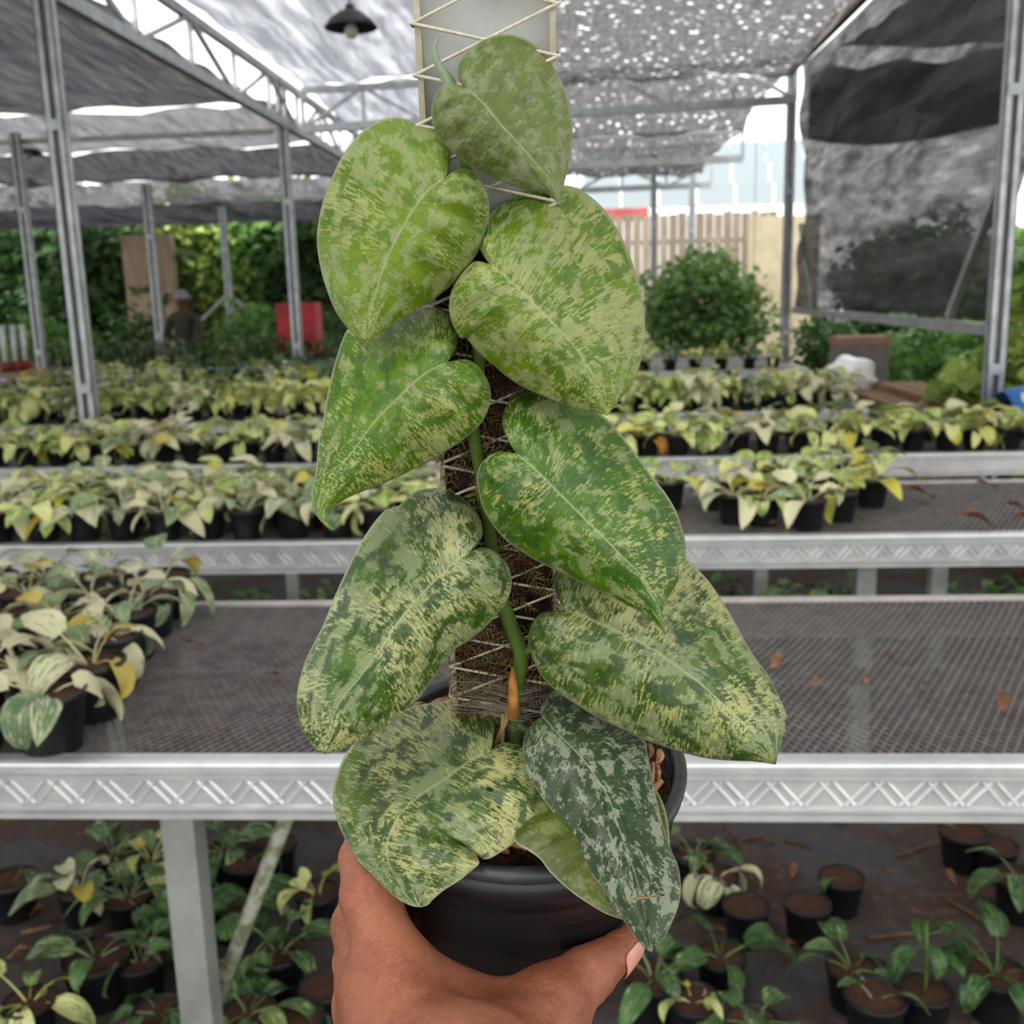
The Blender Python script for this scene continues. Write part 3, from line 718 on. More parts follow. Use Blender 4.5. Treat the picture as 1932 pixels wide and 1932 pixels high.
def zA(p): return [(560+x*0.36232, y*0.36232) for x, y in p]
def zB(p): return [(560+x*0.39855, 560+y*0.39855) for x, y in p]
def zC(p): return [(550+x*0.23292, 900+y*0.23292) for x, y in p]
def zD(p): return [(950+x*0.28468, 1000+y*0.28468) for x, y in p]
def zE(p): return [(600+x*0.36232, 1280+y*0.36232) for x, y in p]
LEAVES = [
 dict(n=1, base=zA([(880, 460)])[0], zb=0.345, zt=0.360, gx=0.006, dome=0.011,
  a=zA([(850, 455), (820, 440), (780, 440), (740, 475), (710, 540), (705, 600), (715, 660), (740, 710), (775, 755), (830, 805), (890, 855), (960, 895), (1040, 930), (1120, 962), (1200, 985), (1270, 997), (1310, 1010), (1345, 1040), (1372, 1078)]),
  b=zA([(865, 440), (848, 400), (845, 350), (865, 300), (905, 255), (950, 225), (1000, 200), (1080, 183), (1150, 192), (1220, 225), (1280, 275), (1330, 335), (1365, 400), (1395, 470), (1418, 560), (1432, 680), (1428, 780), (1410, 870), (1388, 960), (1378, 1020), (1372, 1078)]),
  rib=zA([(880, 460), (960, 530), (1060, 650), (1180, 780), (1300, 920), (1350, 1010), (1372, 1078)])),
 dict(n=2, base=zA([(770, 930)])[0], zb=0.362, zt=0.378, gx=-0.008, dome=0.013,
  a=zA([(780, 890), (797, 850), (795, 810), (780, 760), (745, 705), (700, 680), (640, 660), (600, 640), (550, 622), (510, 615), (440, 628), (380, 660), (320, 710), (270, 770), (220, 850), (180, 940), (145, 1030), (120, 1130), (108, 1230), (115, 1330), (135, 1430), (160, 1510), (190, 1590), (230, 1660), (280, 1720), (330, 1760), (362, 1775)]),
  b=zA([(800, 905), (850, 882), (890, 885), (930, 910), (965, 950), (990, 1010), (1000, 1080), (995, 1140), (975, 1210), (950, 1290), (920, 1345), (870, 1410), (820, 1470), (760, 1520), (690, 1570), (600, 1625), (520, 1675), (440, 1730), (390, 1758), (362, 1775)]),
  rib=zA([(770, 930), (690, 990), (610, 1090), (540, 1210), (470, 1350), (410, 1540), (362, 1775)])),
 dict(n=3, base=zA([(1015, 1385)])[0], zb=0.371, zt=0.390, gx=0.008, dome=0.014,
  a=zA([(985, 1375), (940, 1362), (910, 1375), (860, 1430), (815, 1500), (798, 1570), (800, 1640), (820, 1700), (860, 1765)])+zB([(800, 190), (860, 260), (930, 320), (1000, 380), (1080, 430), (1160, 465), (1240, 500), (1320, 525), (1400, 540), (1450, 552), (1467, 562)]),
  b=zA([(1010, 1370), (985, 1345), (960, 1300), (950, 1250), (955, 1190), (985, 1140), (1030, 1095), (1100, 1045), (1200, 995), (1300, 975), (1400, 970), (1470, 990), (1550, 1045), (1620, 1120), (1690, 1240), (1745, 1370), (1790, 1520), (1808, 1650), (1812, 1760)])+zB([(1643, 200), (1625, 310), (1590, 400), (1540, 470), (1490, 530), (1467, 562)]),
  rib=[(927.8, 501.8), (958, 527), (995, 562), (1042, 610), (1085, 657), (1113, 702), (1134, 745), (1144.7, 784)]),
 dict(n=4, base=zB([(705, 315)])[0], zb=0.388, zt=0.400, gx=-0.008, dome=0.014,
  a=zB([(725, 290), (745, 260), (757, 210), (755, 160), (735, 110), (700, 70), (650, 42), (560, 50), (450, 75), (330, 110), (250, 150), (220, 200), (190, 290), (165, 380), (145, 480), (125, 600), (105, 700), (98, 790), (88, 860), (72, 930), (75, 980), (90, 1025), (110, 1055), (132, 1078), (160, 1098), (188, 1108)]),
  b=zB([(730, 308), (780, 298), (830, 310), (870, 345), (900, 395), (915, 450), (910, 510), (890, 565), (860, 610), (800, 665), (720, 720), (640, 770), (560, 810), (480, 850), (400, 885), (310, 920), (240, 950), (190, 980), (150, 1015), (136, 1050), (150, 1080), (170, 1098), (188, 1108)]),
  rib=zB([(705, 315), (600, 370), (480, 480), (380, 580), (290, 700), (200, 820), (130, 960), (118, 1040), (150, 1088), (188, 1108)])),
 dict(n=5, base=zB([(1045, 745)])[0], zb=0.396, zt=0.412, gx=0.008, dome=0.014,
  a=zB([(1010, 740), (960, 735), (910, 755), (870, 800), (855, 860), (865, 930), (890, 1010), (930, 1080), (990, 1150), (1060, 1200), (1140, 1250), (1240, 1300), (1340, 1350), (1450, 1400), (1550, 1450), (1640, 1500), (1700, 1540), (1730, 1575), (1745, 1602)]),
  b=zB([(1040, 725), (1010, 690), (985, 640), (975, 590), (985, 540), (1010, 495), (1060, 465), (1110, 450), (1200, 450), (1330, 490), (1460, 575), (1530, 650), (1600, 740), (1680, 850), (1750, 940), (1800, 1030), (1830, 1130), (1840, 1200), (1830, 1280), (1800, 1350), (1760, 1410), (1735, 1450), (1724, 1490), (1730, 1540), (1745, 1602)]),
  rib=zB([(1045, 745), (1150, 840), (1270, 960), (1400, 1090), (1520, 1210), (1640, 1330), (1700, 1430), (1725, 1520), (1745, 1602)])),
 dict(n=6, base=(883, 1043), zb=0.416, zt=0.430, gx=-0.010, dome=0.017,
  a=zC([(1470, 585), (1500, 550), (1540, 480), (1540, 400), (1500, 290), (1420, 195), (1330, 130), (1240, 97), (1120, 97), (1020, 115), (940, 170), (880, 230), (830, 255), (760, 268), (740, 290), (680, 360), (590, 490), (500, 650), (420, 820), (340, 1000), (270, 1180), (200, 1320), (120, 1480), (70, 1640), (45, 1780), (60, 1932)])+[(575, 1385), (595, 1411), (614, 1422)],
  b=zC([(1460, 603), (1510, 580), (1580, 580), (1640, 605), (1700, 655), (1750, 720), (1775, 800), (1778, 880), (1760, 960), (1720, 1040), (1660, 1110), (1560, 1220), (1450, 1310), (1330, 1390), (1250, 1480), (1180, 1580), (1110, 1680), (1030, 1790), (950, 1860)])+[(756, 1350), (715, 1380), (665, 1405), (640, 1415), (614, 1422)],
  rib=[(883, 1043), (841, 1077), (794.5, 1123.6), (755, 1170), (717.7, 1226), (680, 1277), (645, 1320), (622, 1375), (614, 1422)]),
 dict(n=7, base=zD([(410, 540)])[0], zb=0.440, zt=0.442, gx=0.006, dome=0.017,
  a=zD([(380, 548), (330, 540), (270, 545), (210, 590), (178, 650), (168, 730), (180, 800), (210, 880), (250, 960), (310, 1030), (400, 1100), (500, 1165), (620, 1240), (750, 1300), (900, 1375), (1050, 1430), (1200, 1475), (1350, 1510), (1500, 1525), (1650, 1530), (1740, 1540), (1803, 1553)]),
  b=zD([(395, 510), (365, 450), (345, 390), (335, 330), (345, 250), (390, 180), (520, 110), (800, 60), (1050, 95), (1200, 185), (1270, 250), (1340, 320), (1400, 400), (1470, 510), (1540, 630), (1610, 760), (1680, 870), (1750, 960), (1800, 1060), (1840, 1140), (1870, 1210), (1878, 1250), (1850, 1268), (1868, 1300), (1850, 1370), (1825, 1450), (1810, 1510), (1803, 1553)]),
  rib=zD([(410, 540), (520, 570), (680, 640), (850, 720), (1000, 800), (1130, 890), (1280, 1000), (1450, 1150), (1600, 1290), (1730, 1420), (1803, 1553)])),
 dict(n=8, base=zE([(895, 385)])[0], zb=0.462, zt=0.415, gx=-0.010, dome=0.010,
  a=zE([(905, 355), (915, 290), (917, 230), (900, 180), (850, 135), (790, 112), (700, 112), (600, 130), (500, 145), (400, 190), (300, 260), (200, 330), (150, 390), (110, 470), (85, 560), (78, 620), (90, 700), (120, 790), (160, 860), (220, 960), (290, 1030), (350, 1090), (420, 1150), (490, 1185), (530, 1191)]),
  b=zE([(912, 372), (950, 340), (1000, 335), (1050, 352), (1090, 385), (1120, 440), (1150, 520), (1160, 600), (1145, 660), (1130, 720), (1090, 790), (1030, 850), (960, 900), (885, 940), (840, 925), (800, 880), (825, 930), (840, 965), (800, 1000), (740, 1050), (660, 1100), (600, 1150), (570, 1182), (530, 1191)]),
  rib=zE([(895, 385), (780, 440), (640, 540), (520, 620), (420, 720), (362, 850), (365, 950), (410, 1050), (470, 1140), (530, 1191)])),
 dict(n=9, base=zE([(1178, 210)])[0], zb=0.460, zt=0.385, gx=0.002, dome=0.010,
  a=zE([(1150, 225), (1100, 265), (1075, 310), (1068, 370), (1080, 450), (1110, 530), (1160, 610), (1220, 690), (1280, 770), (1330, 860), (1390, 960), (1440, 1040), (1500, 1110), (1540, 1190), (1600, 1270), (1650, 1340), (1700, 1400), (1738, 1428)]),
  b=zE([(1163, 190), (1158, 160), (1170, 125), (1195, 95), (1212, 60), (1260, 20), (1400, 60), (1550, 170), (1690, 310), (1715, 400), (1740, 530), (1758, 620), (1790, 750), (1830, 880), (1870, 970), (1885, 1050), (1885, 1130), (1870, 1200), (1840, 1270), (1810, 1340), (1782, 1372), (1758, 1402), (1745, 1345), (1742, 1405), (1738, 1428)]),
  rib=zE([(1178, 210), (1260, 300), (1350, 390), (1430, 490), (1510, 620), (1560, 760), (1600, 880), (1650, 1020), (1690, 1180), (1715, 1300), (1738, 1428)])),
 dict(n=10, base=zE([(1380, 500)])[0], zb=0.455, zt=0.402, gx=0.004, dome=0.006,
  a=zE([(1300, 490), (1200, 540), (1110, 620), (1050, 720), (1020, 820), (1035, 862), (1100, 900), (1160, 945), (1200, 1000), (1260, 1060), (1330, 1120), (1420, 1180), (1500, 1225), (1590, 1257), (1640, 1268)]),
  b=zE([(1450, 460), (1560, 450), (1680, 500), (1750, 570), (1790, 640), (1815, 720), (1830, 860), (1815, 1000), (1770, 1130), (1700, 1230), (1640, 1268)]),
  rib=zE([(1380, 500), (1410, 640), (1460, 800), (1520, 980), (1590, 1150), (1640, 1268)])),
]
LM = {
 1: leaf_mat('leaf_hazy_green', '#657d34', '#7e9444', '#aeb894', '#a6b46c', 0.53, 0.60, 0.60, 1.0, rough=0.55, soft=0.05, cream_amt=0.5, silver_amt=0.7, fine=0.8),
 2: leaf_mat('leaf_lime_marbled', '#5c860a', '#86a80e', '#b4c27e', '#c6cf78', 0.515, 0.565, 0.585, 2.0, rough=0.5, cream_amt=0.75),
 3: leaf_mat('leaf_pale_marbled', '#56820a', '#80a40c', '#bcc886', '#cad27c', 0.50, 0.55, 0.59, 3.4, rough=0.5, cream_amt=0.75),
 4: leaf_mat('leaf_bright_green_marbled', '#46760e', '#76a00e', '#aebf7c', '#ced678', 0.53, 0.57, 0.55, 4.2, cream_amt=0.75),
 5: leaf_mat('leaf_green_silver_marbled', '#336410', '#5f900e', '#aabc7c', '#d6da7c', 0.525, 0.58, 0.545, 5.7, cream_amt=0.75),
 6: leaf_mat('leaf_dark_green_cream', '#2f5420', '#5c841c', '#abbc86', '#e0e096', 0.495, 0.545, 0.565, 6.1, cream_amt=0.75),
 7: leaf_mat('leaf_cream_dark_green', '#305224', '#5c7f20', '#a9b984', '#dedd88', 0.495, 0.545, 0.565, 7.9, cream_amt=0.72),
 8: leaf_mat('leaf_yellow_green_marbled', '#345428', '#608022', '#a6b582', '#e0dd8c', 0.495, 0.545, 0.565, 8.3, cream_amt=0.72),
 9: leaf_mat('leaf_blue_green_silver', '#344a30', '#425a36', '#aeb99c', '#b8c784', 0.52, 0.62, 0.585, 9.6, soft=0.02, rough=0.38, silver_amt=0.95, cream_amt=0.7),
 10: leaf_mat('leaf_olive', '#4a5c1e', '#626e18', '#8e965a', '#a8a456', 0.54, 0.62, 0.60, 10.5, soft=0.05, cream_amt=0.5),
}
LEAF_LABEL = {1: 'topmost hazy green leaf with pointed tip', 9: 'long dark blue-green leaf with silver patches', 10: 'olive leaf mostly hidden behind the dark leaf'}
def build_leaf(L, ns=84, nt=26):
    bx, by = L['base']; tx, ty = L['rib'][-1]
    gy = (L['zt']-L['zb']-L['gx']*(tx-bx)/100)/(ty-by)*100
    rib = smooth(L['rib'], 200)
    rl = np.r_[0, np.cumsum(np.linalg.norm(np.diff(rib, axis=0), axis=1))]; length = rl[-1]
    ribc = sum(L['rib'][i][0] for i in range(len(L['rib'])))
    V, Fc, UV1, UV2 = [], [], [], []
    sgn = {'a': -1.0, 'b': 1.0}
    seed = L['n']*1.7
    prep = {}
    for side in 'ab':
        edge = smooth([L['base']]+list(L[side]), 400)
        el = np.r_[0, np.cumsum(np.linalg.norm(np.diff(edge, axis=0), axis=1))]; el /= el[-1]
        rows_ = []
        for i in range(ns+1):
            s = i/ns
            e_ = np.array([np.interp(s, el, edge[:, 0]), np.interp(s, el, edge[:, 1])])
            g = max(0.0, (s-0.10)/0.90)**1.45
            mpt = np.array([np.interp(g*length, rl, rib[:, 0]), np.interp(g*length, rl, rib[:, 1])])
            g2 = min(1.0, g+0.03); tang = np.array([np.interp(g2*length, rl, rib[:, 0]), np.interp(g2*length, rl, rib[:, 1])])-mpt
            tn = np.linalg.norm(tang); tang = tang/tn if tn > 1e-6 else np.array([0.0, 0.0])
            rows_.append((s, e_, mpt, tang, np.linalg.norm(e_-mpt)))
        prep[side] = rows_
    for side in 'ab':
        off = len(V)
        for i in range(ns+1):
            s, e_, mpt, tang, hw = prep[side][i]
            r_mid = min(1.0, (prep['a'][i][4]+prep['b'][i][4])/300.0)
            if s <= 0.10: r_mid = min(1.0, (prep['a'][int(0.10*ns)][4]+prep['b'][int(0.10*ns)][4])/300.0)
            for j in range(nt+1):
                q = (j/nt)**0.85
                p = mpt*(1-q)+e_*q
                p = p - tang*(hw*0.16*q*(1-q)*min(1.0, s*4)*min(1.0, (1-s)*4))
                z = L['zb'] + L['gx']*(p[0]-bx)/100 + gy*(p[1]-by)/100
                q3 = q*q*(3-2*q)
                r_rel = r_mid*(1-q3)+min(1.0, hw/150.0)*q3
                dz = 1.25*L['dome']*(1.25*q**2.2 - 0.35)*r_rel                      # blade arches over, margins fall back
                dz += 0.0009*math.exp(-(q/0.10)**2)*min(1.0, (1-s)*6)*r_rel     # sunken midrib
                dz += 0.0011*q*q*math.sin(17*s+seed*2+(0 if side == 'a' else 2.1))*r_rel
                dz += 0.0009*math.sin(46*s+seed)*q*q*(1-q)*6*r_rel               # side veins
                V.append(px(p[0], p[1], z+dz))
                UV1.append((sgn[side]*s, q)); UV2.append((p[0]/F*0.43, p[1]/F*0.43))
        for i in range(ns):
            for j in range(nt):
                k = off+i*(nt+1)+j
                f_ = (k, k+1, k+nt+2, k+nt+1)
                Fc.append(f_ if side == 'a' else f_[::-1])
    # small holes
    hole = L.get('holes')
    me = bpy.data.meshes.new('leaf'); me.from_pydata([tuple(p) for p in V], [], Fc)
    for nm, arr in (('vein', UV1), ('flat', UV2)):
        lay = me.uv_layers.new(name=nm)
        idx = np.empty(len(me.loops), int); me.loops.foreach_get('vertex_index', idx)
        lay.data.foreach_set('uv', np.array(arr)[idx].ravel())
    me.polygons.foreach_set('use_smooth', [True]*len(me.polygons))
    me.materials.append(LM[L['n']])
    bm = bmesh.new(); bm.from_mesh(me); bmesh.ops.remove_doubles(bm, verts=bm.verts, dist=1e-6)
    bm.to_mesh(me); bm.free()
    o = link('leaf', me, held)
    if L['n'] in LEAF_LABEL: o['label'] = LEAF_LABEL[L['n']]
    md = o.modifiers.new('thickness', 'SOLIDIFY'); md.thickness = 0.0006; md.offset = 0
    # stalk from the stem to the blade
    b = px(bx, by, L['zb']+0.0025)
    tgt_y = by + (70 if L['n'] < 8 else 10)
    k = int(np.argmin([abs(q[1]-tgt_y) for q in sp]))
    s0 = np.array(STEM[k])
    away = cdir((0, 0, 0.010))
    mid = (s0+b)/2 + away*0.6 - cdir((0, 0.006, 0))
    pts = smooth([s0, s0*0.6+mid*0.4, mid, b*0.75+mid*0.25+away*0.2, b], 14)
    MB().tube(pts, list(np.linspace(0.0021, 0.0012, 14)), 8).build('petiole', STEMM, o, True)
    return o
LEAF_OBJ = {L['n']: build_leaf(L) for L in LEAVES}
# old scars on the two lowest leaves
SCAR = plain('dry_scar', '#9a7a44', '#5c4022', 300.0, 0.8); DARKSCAR = plain('dark_hole_edge', '#2a2013', '#14100a', 200.0, 0.9)
def scar(leaf_n, pts, r, mat):
    co = np.array([v_.co for v_ in LEAF_OBJ[leaf_n].data.vertices]) - CAM
    d = co@FWD; X = 966+F*(co@RGT)/d; Y = 966-F*(co@UPV)/d
    P = [px(x, y, d[int(np.argmin((X-x)**2+(Y-y)**2))]-0.0005) for x, y in pts]
    MB().tube(P, [r*(0.5 if i in (0, len(P)-1) else 1) for i in range(len(P))], 6).build('scar', mat, LEAF_OBJ[leaf_n], True)
scar(9, [(1195, 1697), (1205, 1694), (1220, 1694), (1240, 1691), (1257, 1687)], 0.0006, SCAR)
scar(9, [(1198, 1696), (1220, 1693.5), (1254, 1688)], 0.0005, DARKSCAR)
scar(9, [(1222, 1733), (1222, 1742), (1221, 1748)], 0.0004, DARKSCAR)
scar(8, [(918, 1488), (924, 1489), (929, 1493)], 0.0009, DARKSCAR)
scar(8, [(888, 1601), (892, 1608), (898, 1615), (903, 1624)], 0.0005, SCAR)

# ------------------------------------------------------------------ the hand (one skin surface grown from tapered bones)
def hp(x, y, z):                                   # hand landmark in right, up, depth
    return np.array([(x-966)/F*z, -(y-966)/F*z, z])
BONES = [  # a, b, radius a, radius b, blend
 (np.array([-0.030, -0.40, 0.20]), hp(905, 2260, 0.335), 0.0360, 0.0290, 0.010),
 (hp(905, 2260, 0.335), hp(890, 2060, 0.385), 0.0290, 0.0285, 0.010),     # forearm to wrist
 (hp(860, 2080, 0.385), hp(745, 1850, 0.436), 0.0200, 0.0150, 0.016),     # index metacarpal
 (hp(790, 2080, 0.400), hp(700, 1860, 0.448), 0.0200, 0.0155, 0.016),     # middle metacarpal
 (hp(760, 2080, 0.420), hp(688, 1895, 0.470), 0.0190, 0.0150, 0.016),     # ring metacarpal
 (hp(770, 2070, 0.430), hp(690, 1955, 0.490), 0.0180, 0.0140, 0.016),     # little metacarpal
 (hp(930, 2080, 0.395), hp(1030, 1925, 0.438), 0.0210, 0.0175, 0.018),    # thumb metacarpal
 (hp(870, 2040, 0.400), hp(890, 1950, 0.440), 0.0200, 0.0150, 0.018),     # back of the hand
 (hp(765, 1845, 0.440), hp(965, 1925, 0.458), 0.0135, 0.0120, 0.014),     # web, index side
 (hp(965, 1925, 0.458), hp(1035, 1898, 0.450), 0.0120, 0.0140, 0.014),    # web, thumb side
 (hp(1035, 1895, 0.445), hp(1105, 1842, 0.463), 0.0150, 0.0122, 0.007),   # thumb first phalanx
 (hp(1105, 1842, 0.463), hp(1166, 1790, 0.480), 0.0120, 0.0098, 0.004),   # thumb end phalanx
 (hp(1166, 1790, 0.480), hp(1173, 1776, 0.484), 0.0098, 0.0088, 0.004),
 (hp(745, 1850, 0.436), hp(697, 1690, 0.450), 0.0150, 0.0125, 0.008),     # index
 (hp(697, 1690, 0.450), hp(684, 1620, 0.472), 0.0122, 0.0105, 0.004),
 (hp(684, 1620, 0.472), hp(690, 1570, 0.515), 0.0105, 0.0092, 0.003),
 (hp(690, 1570, 0.515), hp(740, 1545, 0.560), 0.0092, 0.0076, 0.003),
]
FINGERS2 = [[  # middle
 (hp(700, 1860, 0.448), hp(676, 1745, 0.482), 0.0145, 0.0122, 0.006),
 (hp(676, 1745, 0.482), hp(684, 1680, 0.525), 0.0118, 0.0105, 0.004),
 (hp(684, 1680, 0.525), hp(745, 1650, 0.572), 0.0100, 0.0080, 0.003)],
 [(hp(688, 1895, 0.470), hp(676, 1815, 0.505), 0.0140, 0.0120, 0.006),    # ring
 (hp(676, 1815, 0.505), hp(694, 1765, 0.545), 0.0115, 0.0102, 0.004),
 (hp(694, 1765, 0.545), hp(760, 1745, 0.580), 0.0100, 0.0078, 0.003)],
 [(hp(690, 1955, 0.490), hp(690, 1885, 0.525), 0.0130, 0.0108, 0.006),    # little
 (hp(690, 1885, 0.525), hp(715, 1850, 0.555), 0.0105, 0.0090, 0.004),
 (hp(715, 1850, 0.555), hp(775, 1835, 0.575), 0.0088, 0.0068, 0.003)]]
CREASES = [(hp(640, 1652, 0.436), hp(690, 1622, 0.436), 0.0022, 0.0012), (hp(646, 1668, 0.436), hp(684, 1640, 0.436), 0.0020, 0.0010), (hp(1118, 1828, 0.4505), hp(1142, 1880, 0.459), 0.0022, 0.0012),
 (hp(1098, 1838, 0.448), hp(1122, 1893, 0.456), 0.0020, 0.0008), (hp(955, 1852, 0.447), hp(962, 1885, 0.444), 0.0022, 0.0010), (hp(975, 1856, 0.447), hp(985, 1880, 0.444), 0.0020, 0.0009),
 (hp(690, 1790, 0.420), hp(770, 1778, 0.420), 0.0020, 0.0008), (hp(690, 1812, 0.418), hp(765, 1800, 0.418), 0.0020, 0.0007)]
def rcone(P, a, b, ra, rb):
    ab = b-a; h = np.clip(((P-a)@ab)/(ab@ab), 0, 1)
    return np.linalg.norm(P-(a+h[..., None]*ab), axis=-1)-(ra+(rb-ra)*h)
def smin(a, b, k):
    h = np.clip(0.5+0.5*(b-a)/k, 0, 1)
    return b*(1-h)+a*h-k*h*(1-h)
def pot_sd(P):                                     # distance to the pot wall, along its radius
    d = P-P_POT; h = d@AX_U
    r = np.linalg.norm(d-h[..., None]*AX_U, axis=-1)
    return np.maximum(r-np.interp(h, [-0.128, -0.057, -0.028, -0.006, -0.0055, 0.0], [0.058, 0.0695, 0.0745, 0.077, 0.0805, 0.0805]), np.maximum(-0.129-h, h-0.001))
def hand_sd(P):
    d = None
    for a, b, ra, rb, k in BONES:
        q = rcone(P, a, b, ra, rb)
        d = q if d is None else smin(d, q, k)
    for fing in FINGERS2:
        f_ = None
        for a, b, ra, rb, k in fing:
            q = rcone(P, a, b, ra, rb)
            f_ = q if f_ is None else smin(f_, q, k)
        d = smin(d, f_, 0.0018)
    # small swellings and folds: knuckles, thumb joint
    for c_, r, amp in ((hp(742, 1838, 0.420), 0.014, 0.0016), (hp(1105, 1838, 0.450), 0.012, 0.0010)):
        d = d-amp*np.exp(-(np.linalg.norm(P-c_, axis=-1)/r)**2)
    for a, b, w, amp in CREASES:
        d = d+amp*np.exp(-(rcone(P, a, b, 0.0, 0.0)/w)**2)
    return np.maximum(d, -(pot_sd(P)-0.0006))
def surface_nets(fn, lo, hi, h):
    n = np.ceil((np.array(hi)-lo)/h).astype(int)+1
    ax = [lo[i]+h*np.arange(n[i]) for i in range(3)]
    D = np.empty(n)
    for i in range(n[0]):
        Y, Z = np.meshgrid(ax[1], ax[2], indexing='ij')
        D[i] = fn(np.stack([np.full_like(Y, ax[0][i]), Y, Z], -1))
    ins = D < 0
    c_ = [(i, j, k) for i in (0, 1) for j in (0, 1) for k in (0, 1)]
    sl = lambda o: tuple(slice(o[a], n[a]-1+o[a]) for a in range(3))
    cnt = sum(ins[sl(o)].astype(int) for o in c_)
    act = (cnt > 0) & (cnt < 8)
    idx = -np.ones(act.shape, int); ids = np.argwhere(act); idx[act] = np.arange(len(ids))
    acc = np.zeros((len(ids), 3)); num = np.zeros(len(ids))
    for a in c_:
        for ax_ in range(3):
            if a[ax_] == 0:
                b = list(a); b[ax_] = 1; b = tuple(b)
                da = D[tuple((ids+a).T)]; db = D[tuple((ids+b).T)]
                cr = (da < 0) != (db < 0)
                tt = np.where(cr, da/np.where(cr, da-db, 1), 0)
                p = np.repeat(np.array(a, float)[None], len(ids), 0); p[:, ax_] += tt
                acc += np.where(cr[:, None], p, 0); num += cr
    V = np.array(lo)+h*(ids+acc/num[:, None])
    Fc = []
    for ax_ in range(3):
        u, w = (ax_+1) % 3, (ax_+2) % 3
        s0 = [slice(0, n[i]-1) for i in range(3)]; s1 = list(s0); s1[ax_] = slice(1, n[ax_])
        s0[u] = s1[u] = slice(1, n[u]-1); s0[w] = s1[w] = slice(1, n[w]-1)
        A, B = ins[tuple(s0)], ins[tuple(s1)]
        for pos in np.argwhere(A != B):
            g = pos.copy(); g[u] += 1; g[w] += 1
            q = []
            for du, dw in ((0, 0), (1, 0), (1, 1), (0, 1)):
                c2 = g.copy(); c2[u] -= 1-du; c2[w] -= 1-dw; q.append(idx[tuple(c2)])
            if A[tuple(pos)]: q = q[::1]
            else: q = q[::-1]
            Fc.append(tuple(int(x) for x in q))
    return V, Fc
Vh, Fh = surface_nets(hand_sd, np.array([-0.105, -0.44, 0.155]), np.array([0.075, -0.115, 0.60]), 0.0016)
t = NT('brown_skin'); v = t.tc('Object')
n1 = t.noise(v, 40.0, 4.0, 0.6); n2 = t.noise(v, 380.0, 4.0, 0.7)
cr = t.voro(t.vmul(v, (1.0, 1.0, 2.2)), 520.0, 'DISTANCE_TO_EDGE')
cr2 = t.noise(t.vmul(v, (60, 60, 420)), 1.0, 4.0, 0.7, 1.2)
c = t.mix(t.step(n1, 0.35, 0.65), lin('#9b6148'), lin('#844a33')); c = t.mix(t.step(n2, 0.4, 0.75, 0, 0.35), c, lin('#ae745a'))
c = t.mix(t.step(cr2, 0.62, 0.72, 0, 0.35), c, lin('#6b3727'))
hgt = t.math('ADD', t.math('MULTIPLY', t.step(cr, 0.0, 0.12), 0.35), t.math('MULTIPLY', cr2, 0.8))
SKIN = t.done(t.bsdf(c, 0.5, t.bump(hgt, 0.45, 0.0014), spec=0.35, **{'Subsurface Weight': 0.12, 'Subsurface Scale': 0.004}))
me = bpy.data.meshes.new('person'); me.from_pydata([tuple(cpt(p)) for p in Vh], [], Fh)
me.materials.append(SKIN); me.polygons.foreach_set('use_smooth', [True]*len(me.polygons))
bm = bmesh.new(); bm.from_mesh(me)
bmesh.ops.recalc_face_normals(bm, faces=bm.faces)
for _ in range(2): bmesh.ops.smooth_vert(bm, verts=bm.verts, factor=0.5, use_axis_x=True, use_axis_y=True, use_axis_z=True)
bm.to_mesh(me); bm.free()
hand = link('person', me)
tag(hand, 'bare left hand gripping the black pot from below, thumb on one side', 'person')
# thumb nail: a curved plate on the outer side of the thumb end
NAIL = plain('pink_nail', '#d9a08e', '#c98a78', 90.0, 0.3)
ta, tb = hp(1146, 1809, 0.4745), hp(1181, 1772, 0.4845)
axd = (tb-ta)/np.linalg.norm(tb-ta)
nd = np.array([0.55, -0.42, -0.72]); nd -= axd*(nd@axd); nd /= np.linalg.norm(nd)
sd_ = np.cross(axd, nd)
m = MB(); V, Fc = [], []; NU, NV = 12, 12
for i in range(NU+1):
    u = i/NU
    for j in range(NV+1):
        w = -1+2*j/NV
        half = 0.72*math.sqrt(max(0.05, 1-max(0.0, (u-0.72)/0.28)**2))*math.sqrt(max(0.15, 1-max(0.0, (0.22-u)/0.22)**2*0.75))
        a = w*half*1.1
        base = ta+(tb-ta)*(u*1.02)
        rr = 0.0107-0.0014*u*u
        V.append(cpt(base+nd*(rr*math.cos(a)+0.0003)+sd_*(rr*math.sin(a))))
for i in range(NU):
    for j in range(NV):
        k = i*(NV+1)+j; Fc.append((k, k+1, k+NV+2, k+NV+1))
nail = m.add(V, Fc).build('thumbnail', NAIL, hand, True)
md = nail.modifiers.new('thickness', 'SOLIDIFY'); md.thickness = 0.0006

